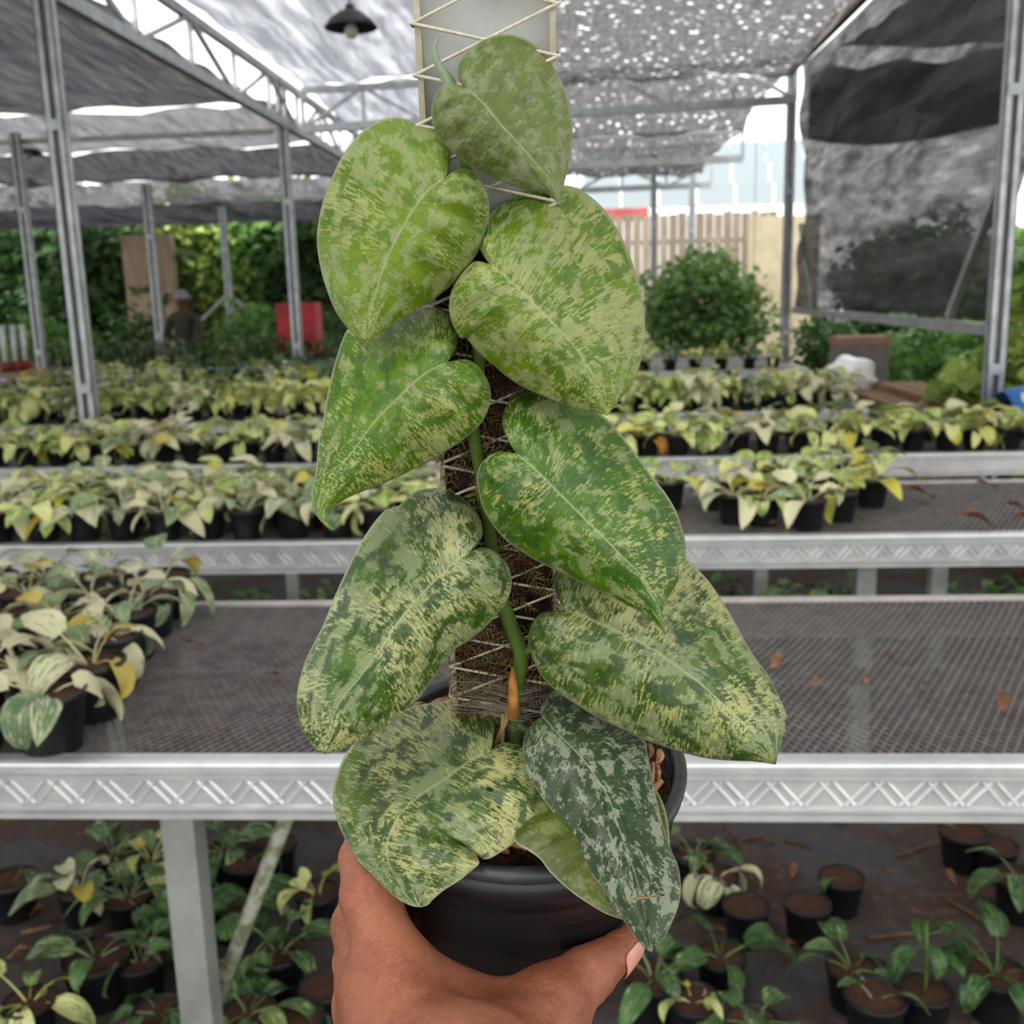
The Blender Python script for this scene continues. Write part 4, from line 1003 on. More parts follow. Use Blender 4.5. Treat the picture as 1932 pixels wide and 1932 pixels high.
# ------------------------------------------------------------------ small potted plants
def leaf_mesh(L, W, pet, elev, droop, fold, seed, wavy=0.0, mat=None, name='leaf'):
    r = random.Random(seed)
    m = MB(); uvs = []
    pts = [np.array([0.0, 0.0, 0.0])]; ang = elev; n = 3
    for i in range(n):
        ang -= droop*0.12; pts.append(pts[-1]+np.array([math.cos(ang), 0, math.sin(ang)])*pet/n)
    m.tube(pts, [0.0022, 0.0019, 0.0016, 0.0013], 4, False); uvs += [(0.0, 0.0)]*len(m.v)
    c_ = pts[-1]; nu, nv = 7, 4; off = len(m.v); V = []
    for i in range(nu+1):
        u = i/nu
        w = W*0.5*(math.sin(math.pi*min(1.0, 0.06+0.94*u)**0.72))**0.8*(1.0 if u < 0.98 else 0.25)
        d = np.array([math.cos(ang), 0, math.sin(ang)]); nn = np.array([-math.sin(ang), 0, math.cos(ang)])
        for j in range(nv+1):
            v_ = -1+2*j/nv
            p = c_+np.array([0, 1.0, 0])*(v_*w)+nn*(abs(v_)*w*fold+wavy*W*math.sin(7*u+3*v_+seed)*abs(v_))
            V.append(p); uvs.append((u, v_))
        ang -= droop/nu; c_ = c_+np.array([math.cos(ang), 0, math.sin(ang)])*L/nu
    Fc = []
    for i in range(nu):
        for j in range(nv):
            k = i*(nv+1)+j; Fc.append((k, k+nv+1, k+nv+2, k+1))
    m.add(V, Fc)
    me = m.mesh(name, mat, True)
    lay = me.uv_layers.new(name='vein')
    for lp in me.loops: lay.data[lp.index].uv = uvs[lp.vertex_index]
    return me
def var_leaf_mat(name, greens, cream, amount, yellow=None, ychance=0.0, rough=0.42, perplant=False):
    t = NT(name); st = t.sep(t.uv('vein')); rn = t.rnd()
    o = t.vadd(t.tc('Object'), t.comb(t.math('MULTIPLY', rn, 13.0), t.math('MULTIPLY', rn, 7.0), 0.0))
    sk = t.noise(t.comb(t.math('ADD', t.math('MULTIPLY', st[0], 3.0), t.math('MULTIPLY', rn, 31.0)), t.math('MULTIPLY', st[1], 4.5), rn), 1.0, 4.0, 0.65, 0.4)
    g = t.mix(t.step(t.math('FRACT', t.math('MULTIPLY', rn, 7.31)), 0.15, 0.85), lin(greens[0]), lin(greens[1]))
    g = t.mix(t.step(t.noise(o, 55.0, 3.0, 0.6), 0.4, 0.65), g, lin(greens[2]))
    thr = t.math('SUBTRACT', 0.62, t.math('MULTIPLY', t.math('FRACT', t.math('MULTIPLY', rn, 3.77)), amount))
    mk = t.math('GREATER_THAN', sk, thr)
    mk = t.step(t.math('SUBTRACT', sk, thr), -0.04, 0.05)
    c = t.mix(mk, g, lin(cream))
    if yellow:
        c = t.mix(t.step(t.math('FRACT', t.math('MULTIPLY', rn, 17.9)), 1.0-ychance, 1.0-ychance*0.6, 0.0, 0.85), c, lin(yellow))
    c = t.mix(t.step(t.math('ABSOLUTE', st[1]), 0.0, 0.07, 0.35, 0.0), c, lin(cream))
    b = t.bsdf(c, rough, spec=0.4)
    return t.done(t.mixsh(0.2, b, t.transl(c)))
LV_VAR = var_leaf_mat('cream_variegated_leaf', ('#5f7d52', '#7f9a68', '#8fa27c'), '#dcd9b0', 0.36, '#c9b23c', 0.10)
LV_PALE = var_leaf_mat('pale_green_leaf', ('#6d9040', '#8fab4e', '#a8b86c'), '#e0e39a', 0.28, '#d8cf48', 0.16)
LV_GREEN = var_leaf_mat('plain_green_leaf', ('#31502a', '#4a6f36', '#5c7a4c'), '#a9b787', 0.08, '#a8a63a', 0.05)
LV_DARK = var_leaf_mat('dark_green_leaf', ('#23401f', '#345a2a', '#486a3a'), '#7f9b5c', 0.05)
LV_ORANGE = var_leaf_mat('withered_orange_leaf', ('#c9822c', '#d89b3a', '#b8742c'), '#e0b45c', 0.1)
SHAPES = [(0.085, 0.045, 0.045, 1.0, 1.5, 0.25), (0.075, 0.040, 0.06, 1.15, 1.9, 0.2), (0.095, 0.042, 0.04, 0.75, 1.2, 0.3), (0.065, 0.040, 0.05, 1.3, 1.3, 0.15),
          (0.080, 0.036, 0.035, 0.55, 1.4, 0.35), (0.070, 0.045, 0.03, 0.9, 2.3, 0.2)]
LEAFSETS = {}
for key, mat in (('var', LV_VAR), ('pale', LV_PALE), ('green', LV_GREEN), ('dark', LV_DARK)):
    LEAFSETS[key] = [leaf_mesh(*s, seed=i, wavy=0.06, mat=mat) for i, s in enumerate(SHAPES)]
ORANGE_LEAF = leaf_mesh(0.07, 0.035, 0.02, 0.5, 1.8, 0.35, 9, 0.1, LV_ORANGE)
def pot_mesh(r, h, name='pot'):
    return MB().lathe([(0.0, 0.002), (r*0.74, 0.0), (r*0.76, 0.003), (r*0.95, h*0.86), (r*1.0, h*0.87), (r*1.02, h*0.99), (r*1.0, h), (r*0.93, h), (r*0.91, h*0.9), (0.0, h*0.89)], 22).mesh(name, BLACKP, True)
POTS = {'s': (0.058, 0.10), 'm': (0.066, 0.11), 'l': (0.080, 0.12)}
POTM_ = {k: pot_mesh(*v_) for k, v_ in POTS.items()}
def soil_mesh(r, h):
    m = MB(); V = [(0, 0, h)]; Fc = []
    for i in range(1, 4):
        for k in range(14):
            a = 2*math.pi*k/14; V.append((r*i/3*math.cos(a), r*i/3*math.sin(a), h+0.003*math.sin(3*a+i)*(i < 3)))
    for k in range(14):
        Fc.append((0, 1+k, 1+(k+1) % 14))
        for i in range(2): Fc.append((1+i*14+k, 15+i*14+k, 15+i*14+(k+1) % 14, 1+i*14+(k+1) % 14))
    return m.add(V, Fc).mesh('soil', SOILM, True)
SOILS = {k: soil_mesh(v_[0]*0.915, v_[1]*0.90+0.004) for k, v_ in POTS.items()}
def put(name, me, parent, mat4):
    o = bpy.data.objects.new(name, me); COL.objects.link(o); o.parent = parent; o.matrix_basis = mat4; return o
def potted(x, y, z, label, group, kind='var', size='s', n=7, sc=1.0, seed=0, orange=0, name='potted_plant', flat=0.0):
    r = random.Random(seed*7919+13)
    e = empty(name, (x, y, z), label, 'potted plant', group)
    I = Matrix.Identity(4)
    put('pot', POTM_[size], e, Matrix.Rotation(r.random()*6.28, 4, 'Z'))
    put('soil', SOILS[size], e, I)
    h = POTS[size][1]*0.9
    a0 = r.random()*6.28
    for i in range(n):
        a = a0+i*2.4+r.uniform(-0.35, 0.35); q = r.choice(LEAFSETS[kind])
        T = Matrix.Translation((0.008*math.cos(a), 0.008*math.sin(a), h)) @ Matrix.Rotation(a, 4, 'Z') @ Matrix.Rotation(r.uniform(-0.35, 0.3)+flat, 4, 'Y') @ Matrix.Rotation(r.uniform(-0.5, 0.5), 4, 'X') @ Matrix.Scale(sc*r.uniform(0.7, 1.15), 4)
        put('leaf', ORANGE_LEAF if i < orange else q, e, T)
    return e
# bushy far plants: pot and one foliage mesh
def foliage_mesh(kind, n, R, H, seed, sc=1.0):
    r = random.Random(seed); V, Fc, U = [], [], []
    src = LEAFSETS[kind]
    me = bpy.data.meshes.new('foliage')
    for i in range(n):
        q = src[r.randrange(len(src))]
        a = r.random()*6.28; rr = R*math.sqrt(r.random())*0.6; T = Matrix.Translation((rr*math.cos(a), rr*math.sin(a), H*r.random())) @ Matrix.Rotation(r.random()*6.28, 4, 'Z') @ Matrix.Rotation(r.uniform(-0.4, 0.6), 4, 'Y') @ Matrix.Rotation(r.uniform(-0.5, 0.5), 4, 'X') @ Matrix.Scale(sc*r.uniform(0.7, 1.2), 4)
        o = len(V); V += [tuple(T @ v_.co) for v_ in q.vertices]; Fc += [tuple(k+o for k in p.vertices) for p in q.polygons]
        uvd = {}
        for lp in q.loops: uvd[lp.vertex_index] = tuple(q.uv_layers[0].data[lp.index].uv)
        U += [uvd.get(k, (0, 0)) for k in range(len(q.vertices))]
    me.from_pydata(V, [], Fc); me.materials.append(src[0].materials[0]); me.polygons.foreach_set('use_smooth', [True]*len(me.polygons))
    lay = me.uv_layers.new(name='vein')
    idx = np.empty(len(me.loops), int); me.loops.foreach_get('vertex_index', idx); lay.data.foreach_set('uv', np.array(U)[idx].ravel())
    return me
FOL = {k: [foliage_mesh(k, 26, 0.10, 0.07, s, 1.25) for s in range(4)] for k in ('pale', 'green', 'var')}
FOLB = {k: [foliage_mesh(k, 34, 0.13, 0.14, 20+s, 1.3) for s in range(3)] for k in ('green', 'dark', 'pale')}
def far_potted(x, y, z, label, group, kind='pale', big=False, seed=0, sc=1.0, size='m'):
    r = random.Random(seed*31+5)
    e = empty('potted_plant', (x, y, z), label, 'potted plant', group)
    put('pot', POTM_[size], e, Matrix.Scale(1.0, 4))
    me = r.choice((FOLB if big else FOL)[kind])
    put('foliage', me, e, Matrix.Translation((0, 0, POTS[size][1]*0.88)) @ Matrix.Rotation(r.random()*6.28, 4, 'Z') @ Matrix.Scale(sc*r.uniform(0.85, 1.15), 4))
    return e
R5 = random.Random(99)
# nearest bench: a group of pots at the edge of the picture, right-most pot of each row first
rows1 = [(-0.925, 1.665, 2), (-0.915, 1.81, 3), (-0.955, 1.965, 3), (-0.985, 2.125, 4), (-1.00, 2.285, 4), (-1.03, 2.44, 4)]
s_ = 0
for k, (x, y, n) in enumerate(rows1):
    for i in range(n):
        s_ += 1
        potted(x-i*0.145+R5.uniform(-0.008, 0.008), y+R5.uniform(-0.008, 0.008), BZ-0.006,
               'variegated seedling in black pot on nearest bench, %s row, %s pot from the bare mesh' % (ordn(k), ordn(i)),
               'seedlings at the end of the nearest bench', 'var', 'm', R5.choice((6, 7, 8)), 1.45, 100+s_, flat=0.15)
# second bench: rows of pots behind the front rail
for k in range(4):
    for i in range(13):
        s_ += 1
        x = -0.36-i*0.142+(0.07 if k % 2 else 0)+R5.uniform(-0.01, 0.01); y = 3.285+k*0.175+R5.uniform(-0.012, 0.012)
        potted(x, y, BZ-0.006, 'potted variegated plant on second bench, %s row from front, %s from the support pole' % (ordn(k), ordn(i)),
               'pot rows on the second bench', 'var' if R5.random() < 0.75 else 'pale', 's', 9, 1.5, 200+s_, 1 if R5.random() < 0.10 else 0)
# second bench: a loose group on the other half
grp = [(1262, 930), (1385, 955), (1440, 958), (1352, 930), (1410, 925), (1470, 928), (1525, 965), (1585, 950), (1530, 925), (1590, 915), (1645, 925), (1560, 900), (1620, 898), (1500, 900), (1450, 900)]
for i, (x, y) in enumerate(grp):
    s_ += 1; p = onz(x, y, BZ+0.05)
    potted(p[0], min(4.04, p[1]), BZ-0.006, 'potted plant in the loose group on the second bench, %s counted from the pole' % ordn(sorted(q[0] for q in grp).index(x)),
           'loose pots on the second bench', R5.choice(('var', 'pale', 'pale')), 's', 8, 1.4, 300+s_)
# third bench
for k in range(2):
    for i in range(39):
        s_ += 1
        x = 2.17-i*0.139+(0.06 if k else 0)+R5.uniform(-0.012, 0.012); y = 4.92+k*0.34+R5.uniform(-0.02, 0.02)
        potted(x, y, BZ-0.006, 'potted plant on third bench, %s row, %s pot from the blue tarp end' % (('front', 'rear')[k], ordn(i)),
               'pot rows on the third bench', R5.choice(('pale', 'pale', 'var')), 's', 9, 1.7, 400+s_, 1 if R5.random() < 0.12 else 0)
# fourth to seventh benches
def far_row(bench_name, x0, dx, n, y, kinds, big, group, end, seed, z=BZ-0.026, sc=1.0, row=''):
    global s_
    for i in range(n):
        s_ += 1
        far_potted(x0-i*dx+R5.uniform(-0.02, 0.02), y+R5.uniform(-0.04, 0.04), z, 'potted plant on %s bench, %s%s from the %s' % (bench_name, row, ordn(i), end), group, R5.choice(kinds), big, seed+i, sc, 'm')
far_row('fourth', 1.72, 0.18, 33, 6.92, ('pale', 'pale', 'var'), False, 'pot rows on the fourth bench', 'white bag end', 500, sc=1.25, row='front row, ')
far_row('fourth', 1.66, 0.18, 33, 7.2, ('pale', 'pale', 'green'), False, 'pot rows on the fourth bench', 'white bag end', 550, sc=1.25, row='rear row, ')
far_row('fifth', -1.1, 0.24, 16, 8.85, ('green', 'pale'), True, 'pots on the fifth bench', 'pole end', 600, sc=0.85)
far_row('sixth', 2.0, 0.25, 28, 10.55, ('pale', 'green', 'green'), True, 'pots on the sixth bench', 'net post end', 650, sc=0.8)
far_row('seventh', -2.2, 0.3, 16, 12.9, ('green', 'dark', 'green'), True, 'bushes on the seventh bench', 'red crate end', 700, sc=1.3)
# plants standing on the ground
FL = [ # pixel of the pot top, kind, size, leaves, scale, label
 (1310, 1608, 'green', 's', 4, 0.9, 'small green plant in a pot on the ground just beside the held pot rim'),
 (1352, 1648, 'var', 's', 4, 0.95, 'pot with cream leaves on the ground next to the bare brown pot'),
 (1408, 1706, 'green', 's', 0, 1, 'black pot of brown soil on the ground, leafless, nearest the held pot'),
 (1523, 1702, 'green', 's', 0, 1, 'leafless black pot on the ground, middle one of three in a line'),
 (1588, 1652, 'green', 's', 1, 0.6, 'leafless black pot standing upright beside the middle bare pot'),
 (1819, 1566, 'green', 'm', 1, 0.7, 'large bare pot on the ground close under the bench rail'),
 (1880, 1592, 'green', 's', 0, 1, 'empty-looking dark pot behind the large bare pot'),
 (1928, 1655, 'green', 'm', 4, 1.0, 'leafy pot cut by the picture edge below the rail'),
 (1235, 1838, 'green', 'm', 5, 1.0, 'broad-leaved green plant on the ground beside the thumb'),
 (1308, 1882, 'pale', 's', 5, 0.6, 'pot covered with bright green moss near the thumb'),
 (1360, 1800, 'dark', 's', 4, 1.1, 'dark upright-leaved plant on the ground behind the mossy pot'),
 (1420, 1925, 'green', 's', 3, 0.9, 'small trailing plant at the bottom edge next to the mossy pot'),
 (1608, 1822, 'green', 's', 4, 0.9, 'small potted sprout in front of the bare pots'),
 (1652, 1875, 'green', 'm', 2, 0.8, 'mossy-topped pot beside the small sprout'),
 (1882, 1832, 'dark', 'm', 6, 1.1, 'dark leafy plant in front of the tall dark seedling'),
 (22, 1656, 'green', 'm', 1, 0.7, 'brown-topped pot at the picture edge beneath the rail'),
 (181, 1800, 'green', 'l', 3, 1.1, 'wide black pot with two round green leaves'),
 (54, 1886, 'pale', 's', 5, 0.95, 'pale yellow-green plant in the bottom corner'),
 (264, 1808, 'green', 's', 3, 1.0, 'green plant pressed against the wide black pot'),
 (300, 1905, 'dark', 's', 3, 1.0, 'brown-topped pot with dark leaves before the bench leg'),
 (150, 1672, 'var', 's', 7, 1.0, 'pale striped plant on the ground left of the bench leg'),
 (215, 1610, 'green', 's', 6, 1.1, 'bushy green plant behind the pale striped one'),
 (285, 1620, 'pale', 's', 5, 1.0, 'cream-tipped plant right behind the bench leg'),
 (240, 1690, 'green', 's', 6, 1.1, 'dense green plant between the pale striped one and the leg'),
 (425, 1600, 'green', 's', 6, 1.1, 'green plant just right of the bench leg under the rail'),
 (467, 1622, 'dark', 'm', 2, 0.9, 'brown-soiled pot between bench leg and brace'),
 (440, 1700, 'dark', 's', 6, 1.1, 'grey-green plant between bench leg and brace'),
 (520, 1590, 'dark', 's', 0, 1, 'bare brown pot behind the mossy diagonal brace'),
 (525, 1790, 'green', 'm', 5, 1.1, 'green-leaved plant close to the back of the hand'),
 (455, 1830, 'dark', 's', 5, 1.1, 'dark plant at the foot of the mossy brace'),
 (598, 1680, 'pale', 's', 3, 0.8, 'small light green plant beside the fingers'),
 (612, 1858, 'green', 's', 0, 1, 'sandy-topped pot touching the outline of the hand'),
 (560, 1915, 'green', 's', 1, 0.8, 'sandy-topped pot at the bottom edge beside the hand'),
 (470, 1905, 'green', 's', 5, 1.0, 'green plant at the bottom edge by the brace foot'),
 (350, 1740, 'dark', 's', 6, 1.1, 'dark plant half hidden by the bench leg'),
]
for i, (x, y, kd, sz, n, sc, lb) in enumerate(FL):
    p = onz(x, y, POTS[sz][1])
    potted(p[0], p[1], 0.0, lb, 'pots on the ground under the nearest bench', kd, sz, (n+3 if n > 2 else n), sc*1.35, 900+i)
for i, (x, y, kd) in enumerate([(0.35, 4.45, 'green'), (0.62, 4.6, 'dark'), (0.95, 4.5, 'green'), (1.2, 4.65, 'dark'), (1.75, 4.5, 'green'), (2.0, 4.6, 'dark'), (-0.8, 4.5, 'dark'), (-1.15, 4.6, 'green'), (-1.5, 4.5, 'dark'), (-0.5, 4.7, 'green')]):
    far_potted(x, y, 0.0, 'leafy dark plant on the ground behind the second bench, %s from the net side' % ordn(sorted([0.35, 0.62, 0.95, 1.2, 1.75, 2.0, -0.8, -1.15, -1.5, -0.5], reverse=True).index(x)), 'plants in the aisle behind the second bench', kd, True, 800+i, 0.9, 'l')
# a tall seedling with a bare stem and large dark leaves
p = onz(1745, 1872, 0.09)
e = empty('tall_seedling', (p[0], p[1], 0), 'tall dark green seedling with a bare stem and drooping leaves on the ground', 'potted plant')
put('pot', POTM_['s'], e, Matrix.Identity(4)); put('soil', SOILS['s'], e, Matrix.Identity(4))
MB().tube([(0, 0, 0.09), (0.004, 0.01, 0.16), (0.0, 0.015, 0.24)], [0.004, 0.0035, 0.003], 6).build('stem', STEMM, e, True, at=(0, 0, 0))
BIGL = leaf_mesh(0.11, 0.05, 0.03, 0.5, 1.9, 0.2, 3, 0.02, LV_DARK)
for k, (a, h, q) in enumerate(((3.4, 0.19, 1.0), (0.2, 0.22, 1.15), (-0.3, 0.17, 1.2), (3.0, 0.13, 1.1), (1.5, 0.235, 0.8), (5.0, 0.2, 0.7))):
    put('leaf', BIGL, e, Matrix.Translation((0.002, 0.012, h)) @ Matrix.Rotation(a, 4, 'Z') @ Matrix.Scale(q, 4))

# ------------------------------------------------------------------ litter: dry leaves and sticks
DRY = plain('dry_brown_leaf', '#9a6a45', '#6e4a30', 60.0, 0.85, vary=0.5); STICK = plain('dry_stick', '#8a6d52', '#5f4836', 40.0, 0.9, vary=0.4)
DRYM = [leaf_mesh(0.06, 0.022, 0.008, 0.1, 0.5, 0.5, 40+i, 0.18, DRY, 'dry_leaf') for i in range(3)]
for me in DRYM:
    zs = [v_.co.z for v_ in me.vertices]; z0 = min(zs)
    for v_ in me.vertices: v_.co.z -= z0
def dry(x, y, z, sc, lb, grp, a=None):
    p = onz(x, y, z); o = link('dry_leaf', RND.choice(DRYM), None, None)
    o.location = (p[0], p[1], z); o.rotation_euler = (0, 0, RND.random()*6.28 if a is None else a); o.scale = (sc, sc, sc)
    tag(o, lb, 'dry leaf', grp)
for i, (x, y, sc) in enumerate(((1885, 1325, 1.0), (1480, 1252, 0.9), (1700, 1240, 0.5), (1735, 1298, 0.5), (1545, 1290, 0.5), (500, 1285, 0.7), (350, 1220, 0.6), (245, 1262, 0.5), (410, 1395, 0.6), (1630, 1285, 0.4))):
    dry(x, y, BZ-0.004, sc, 'scrap of dry brown leaf on the bare mesh of the nearest bench, %s counting across' % ordn(sorted((1885, 1480, 1700, 1735, 1545, 500, 350, 245, 410, 1630)).index(x)), 'dry scraps on the nearest bench')
for i, (x, y, sc) in enumerate(((1700, 945, 2.0), (1800, 1000, 2.2), (1890, 970, 1.6), (1910, 995, 1.8), (1370, 985, 1.2), (1420, 975, 1.0), (1450, 998, 0.9), (1840, 925, 1.4))):
    dry(x, y, BZ-0.004, sc, 'brown dry leaf on the emptier half of the second bench, %s counting from the pole' % ordn(sorted((1700, 1800, 1890, 1910, 1370, 1420, 1450, 1840)).index(x)), 'dry leaves on the second bench', 0.15)
STK = [((1365, 1555), (1410, 1620)), ((1690, 1615), (1790, 1582)), ((1320, 1740), (1400, 1775)), ((1790, 1700), (1880, 1760)), ((1640, 1770), (1760, 1760)), ((1395, 1585), (1435, 1580)), ((1480, 1585), (1530, 1600)), ((40, 1760), (110, 1745)), ((330, 1650), (400, 1655))]
for i, (a, b) in enumerate(STK):
    pa, pb = onz(*a, 0.008), onz(*b, 0.008); mid = (pa+pb)/2+np.array([0.01, 0.006, 0.0])
    tag(MB().tube([pa, mid, pb], [0.005, 0.006, 0.003], 6).build('stick', STICK, None, True), 'dry brown stick lying on the ground under the bench, %s counting across' % ordn(sorted(q[0][0] for q in STK).index(a[0])), 'stick', 'sticks on the ground')
for i, (x, y) in enumerate(((1425, 1590), (1640, 1700), (1500, 1640), (1600, 1560), (1700, 1800), (1780, 1650), (90, 1720), (60, 1800), (130, 1850), (1480, 1800), (1560, 1850), (1850, 1700))):
    dry(x, y, 0.004, 0.9, 'dead leaf on the dark ground under the bench, %s counting across' % ordn(sorted((1425, 1640, 1500, 1600, 1700, 1780, 90, 60, 130, 1480, 1560, 1850)).index(x)), 'dead leaves on the ground')

# ------------------------------------------------------------------ shrubs and trees
def crown(V, Fc, c_, R, n, ls, seed):
    r = np.random.default_rng(seed)
    d = r.normal(size=(n, 3)); d /= np.linalg.norm(d, axis=1)[:, None]
    rad = r.random(n)**0.35
    lump = 1+0.18*np.sin(d[:, 0]*5+seed)+0.15*np.sin(d[:, 1]*6+d[:, 2]*4)
    P = np.array(c_)+d*np.array(R)*(rad*lump)[:, None]
    for i in range(n):
        a = r.normal(size=3); a /= np.linalg.norm(a); a[2] = a[2]*0.5-0.25
        b = np.cross(a, r.normal(size=3)); b /= np.linalg.norm(b)+1e-9
        L = ls*(0.6+0.8*r.random()); w = L*0.36; nn = np.cross(a, b)
        p = P[i]; o = len(V)
        V += [p, p+a*L*0.45+b*w+nn*w*0.3, p+a*L, p+a*L*0.45-b*w+nn*w*0.3, p+a*L*0.5]
        Fc += [(o, o+1, o+4), (o+1, o+2, o+4), (o+2, o+3, o+4), (o+3, o, o+4)]
def fol_mat(name, a, b, c2, rough=0.5):
    t = NT(name); n1 = t.noise(t.tc('Object'), 3.5, 4.0, 0.7); n2 = t.noise(t.tc('Object'), 19.0, 3.0, 0.7)
    c = t.mix(t.step(n1, 0.35, 0.65), lin(a), lin(b)); c = t.mix(t.step(n2, 0.52, 0.7), c, lin(c2))
    return t.done(t.mixsh(0.38, t.bsdf(c, rough), t.transl(c)))
F_DARK = fol_mat('dark_evergreen_foliage', '#31502a', '#4c7040', '#7f9a5c')
F_MID = fol_mat('mid_green_foliage', '#4f7f3a', '#74a050', '#aabf6c')
F_LIGHT = fol_mat('light_yellow_green_foliage', '#7d9f48', '#aac060', '#dcdf98')
F_SHRUB = fol_mat('deep_green_shrub_foliage', '#5a7d44', '#7ca058', '#aac478')
BARK = plain('grey_brown_bark', '#5b4a3c', '#3c3028', 12.0, 0.95, bump=0.4)
def tree(name, base, blobs, ls, mat, label, cat, group=None, trunk=0.08, seed=1, dens=1.0):
    e = empty(name, base, label, cat, group)
    V, Fc = [], []
    for k, (c_, R, n) in enumerate(blobs): crown(V, Fc, np.array(base)+c_, R, int(n*dens), ls, seed*13+k)
    me = bpy.data.meshes.new('foliage'); me.from_pydata([tuple(p) for p in V], [], Fc); me.materials.append(mat); link('foliage', me, e)
    top = max(b[0][2] for b in blobs)
    m = MB(); m.tube([np.array(base), np.array(base)+np.array([0.03, 0, top*0.5]), np.array(base)+np.array([0, 0.03, top])], [trunk, trunk*0.8, trunk*0.4], 8)
    for c_, R, n in blobs: m.tube([np.array(base)+np.array([0.02, 0, top*0.45]), np.array(base)+np.array(c_)], [trunk*0.5, trunk*0.2], 6)
    m.build('trunk', BARK, e, True)
    return e
tree('round_shrub', (1.62, 13.05, BZ-0.03), [((0, 0, 0.85), (0.72, 0.55, 0.42), 1500), ((-0.4, 0.0, 0.55), (0.42, 0.4, 0.38), 800), ((0.38, 0, 0.5), (0.42, 0.4, 0.38), 800), ((0.0, -0.25, 0.28), (0.68, 0.3, 0.25), 900)], 0.11, F_SHRUB, 'big rounded dark green shrub standing on the seventh bench before the fence', 'shrub', None, 0.04, 3)
TG = 'trees behind the shade house'
for i, (x, y, h, w, mat, lb) in enumerate((
    (-14.6, 28.5, 4.4, 2.4, F_DARK, 'dark tree seen past the slatted wooden table'),
    (-12.2, 28.0, 4.3, 1.8, F_DARK, 'dark tree between the two nearest tall posts'),
    (-10.0, 28.5, 4.6, 1.8, F_LIGHT, 'light green tree behind the standing person'),
    (-8.1, 28.5, 4.5, 1.7, F_MID, 'mid green tree behind the braced far post'),
    (-6.4, 28.0, 4.3, 1.7, F_DARK, 'dark tree just beyond the braced post, above the red crate'),
    (-4.6, 28.5, 4.6, 1.7, F_LIGHT, 'yellowish tree over the red crate'),
    (-2.6, 28.5, 4.6, 1.8, F_MID, 'green tree mostly hidden by the held leaves'),
    (-0.4, 28.5, 3.6, 1.6, F_MID, 'green tree behind the moss pole'))):
    tree('tree', (x, y, 0), [((0, 0, h*0.72), (w*0.85, 0.9, h*0.34), 1900), ((-w*0.45, -0.2, h*0.4), (w*0.7, 0.7, h*0.40), 1500), ((w*0.45, -0.3, h*0.36), (w*0.7, 0.7, h*0.40), 1500)], 0.34, mat, lb, 'tree', TG, 0.1, 20+i)
for i, (x, y, h, w, mat, lb) in enumerate((
    (-9.4, 18.2, 1.5, 1.0, F_MID, 'low leafy bush on the ground past the slatted table'),
    (-7.6, 18.6, 1.45, 0.9, F_DARK, 'low dark bush beside the far post with the person'),
    (-5.6, 19.0, 1.6, 1.0, F_MID, 'low bush under the braced far post'),
    (-4.2, 17.2, 1.5, 0.8, F_DARK, 'low dark bush next to the red crate'))):
    tree('bush', (x, y, 0), [((0, 0, h*0.6), (w, 0.6, h*0.42), 700), ((-w*0.4, -0.2, h*0.35), (w*0.6, 0.5, h*0.35), 400)], 0.16, mat, lb, 'bush', 'low bushes behind the benches', 0.04, 50+i)
# greenery beyond the hanging net
for i, (x, y, z, blobs, ls, mat, lb) in enumerate((
    (4.4, 9.2, 0, [((0, 0, 1.6), (0.35, 0.9, 1.2), 900), ((0.1, 0.8, 0.8), (0.4, 0.8, 0.7), 500)], 0.2, F_LIGHT, 'bright green climber outside the near net post'),
    (3.05, 7.45, 0, [((0, 0, 0.78), (0.36, 0.42, 0.42), 420)], 0.24, F_LIGHT, 'bush with broad pale leaves below the side net'),
    (3.6, 11.2, 0, [((0, 0, 0.7), (0.4, 0.7, 0.5), 600)], 0.14, F_MID, 'leafy bush under the middle of the side net'),
    (3.15, 13.4, 0, [((0, 0, 0.8), (0.45, 0.6, 0.55), 600)], 0.14, F_DARK, 'dark bush by the foot of the thin net post'),
    (5.6, 12.0, 0, [((0, 0, 1.5), (0.8, 2.2, 0.9), 1900), ((0, 0.5, 0.8), (0.9, 2.2, 0.8), 1200)], 0.26, F_MID, 'rounded green bush seen through the side net'),
    (5.6, 17.5, 0, [((0, 0, 1.7), (1.1, 2.6, 0.9), 1900), ((-0.2, 0, 0.9), (1.0, 2.6, 0.9), 1200)], 0.26, F_DARK, 'dark bush seen through the far part of the side net'))):
    tree('bush', (x, y, z), blobs, ls, mat, lb, 'bush', 'greenery beyond the side net', 0.05, 70+i)

# ------------------------------------------------------------------ fence, far roofs
WOOD = plain('pale_weathered_boards', '#a0937f', '#7b7062', 3.0, 0.9, stretch=(6, 6, 0.6), vary=0.35)
fence = empty('board_fence', (3.0, 24.0, 0), 'pale upright board fence far behind the big round shrub', 'fence')
for i in range(44):
    x = -1.6+i*0.2
    if x < 4.6: MB().box((x, 24.0-0.012*(i % 2), 0.0), (x+0.185, 24.03, 3.25+0.03*math.sin(i*2.3))).build('board', WOOD, fence)
MB().box((-1.6, 24.04, 0.6), (4.6, 24.1, 0.7)).build('fence_rail', WOOD, fence); MB().box((-1.6, 24.04, 2.6), (4.6, 24.1, 2.7)).build('fence_rail', WOOD, fence)
wall2 = tag(MB().box((3.75, 22.6, 0), (5.2, 22.9, 3.05)).build('plastered_hut', plain('beige_plaster', '#b0a68c', '#9c9178', 2.0, 0.9)), 'plain beige wall block between the fence and the thin net post', 'wall')
wall3 = tag(MB().box((-11.6, 27.0, 0), (-10.3, 27.3, 3.35)).build('plastered_wall', plain('tan_plaster', '#b8a58c', '#97836b', 2.0, 0.9, stretch=(3, 3, 0.5))), 'tan wall patch between the trees behind the thick post', 'wall')
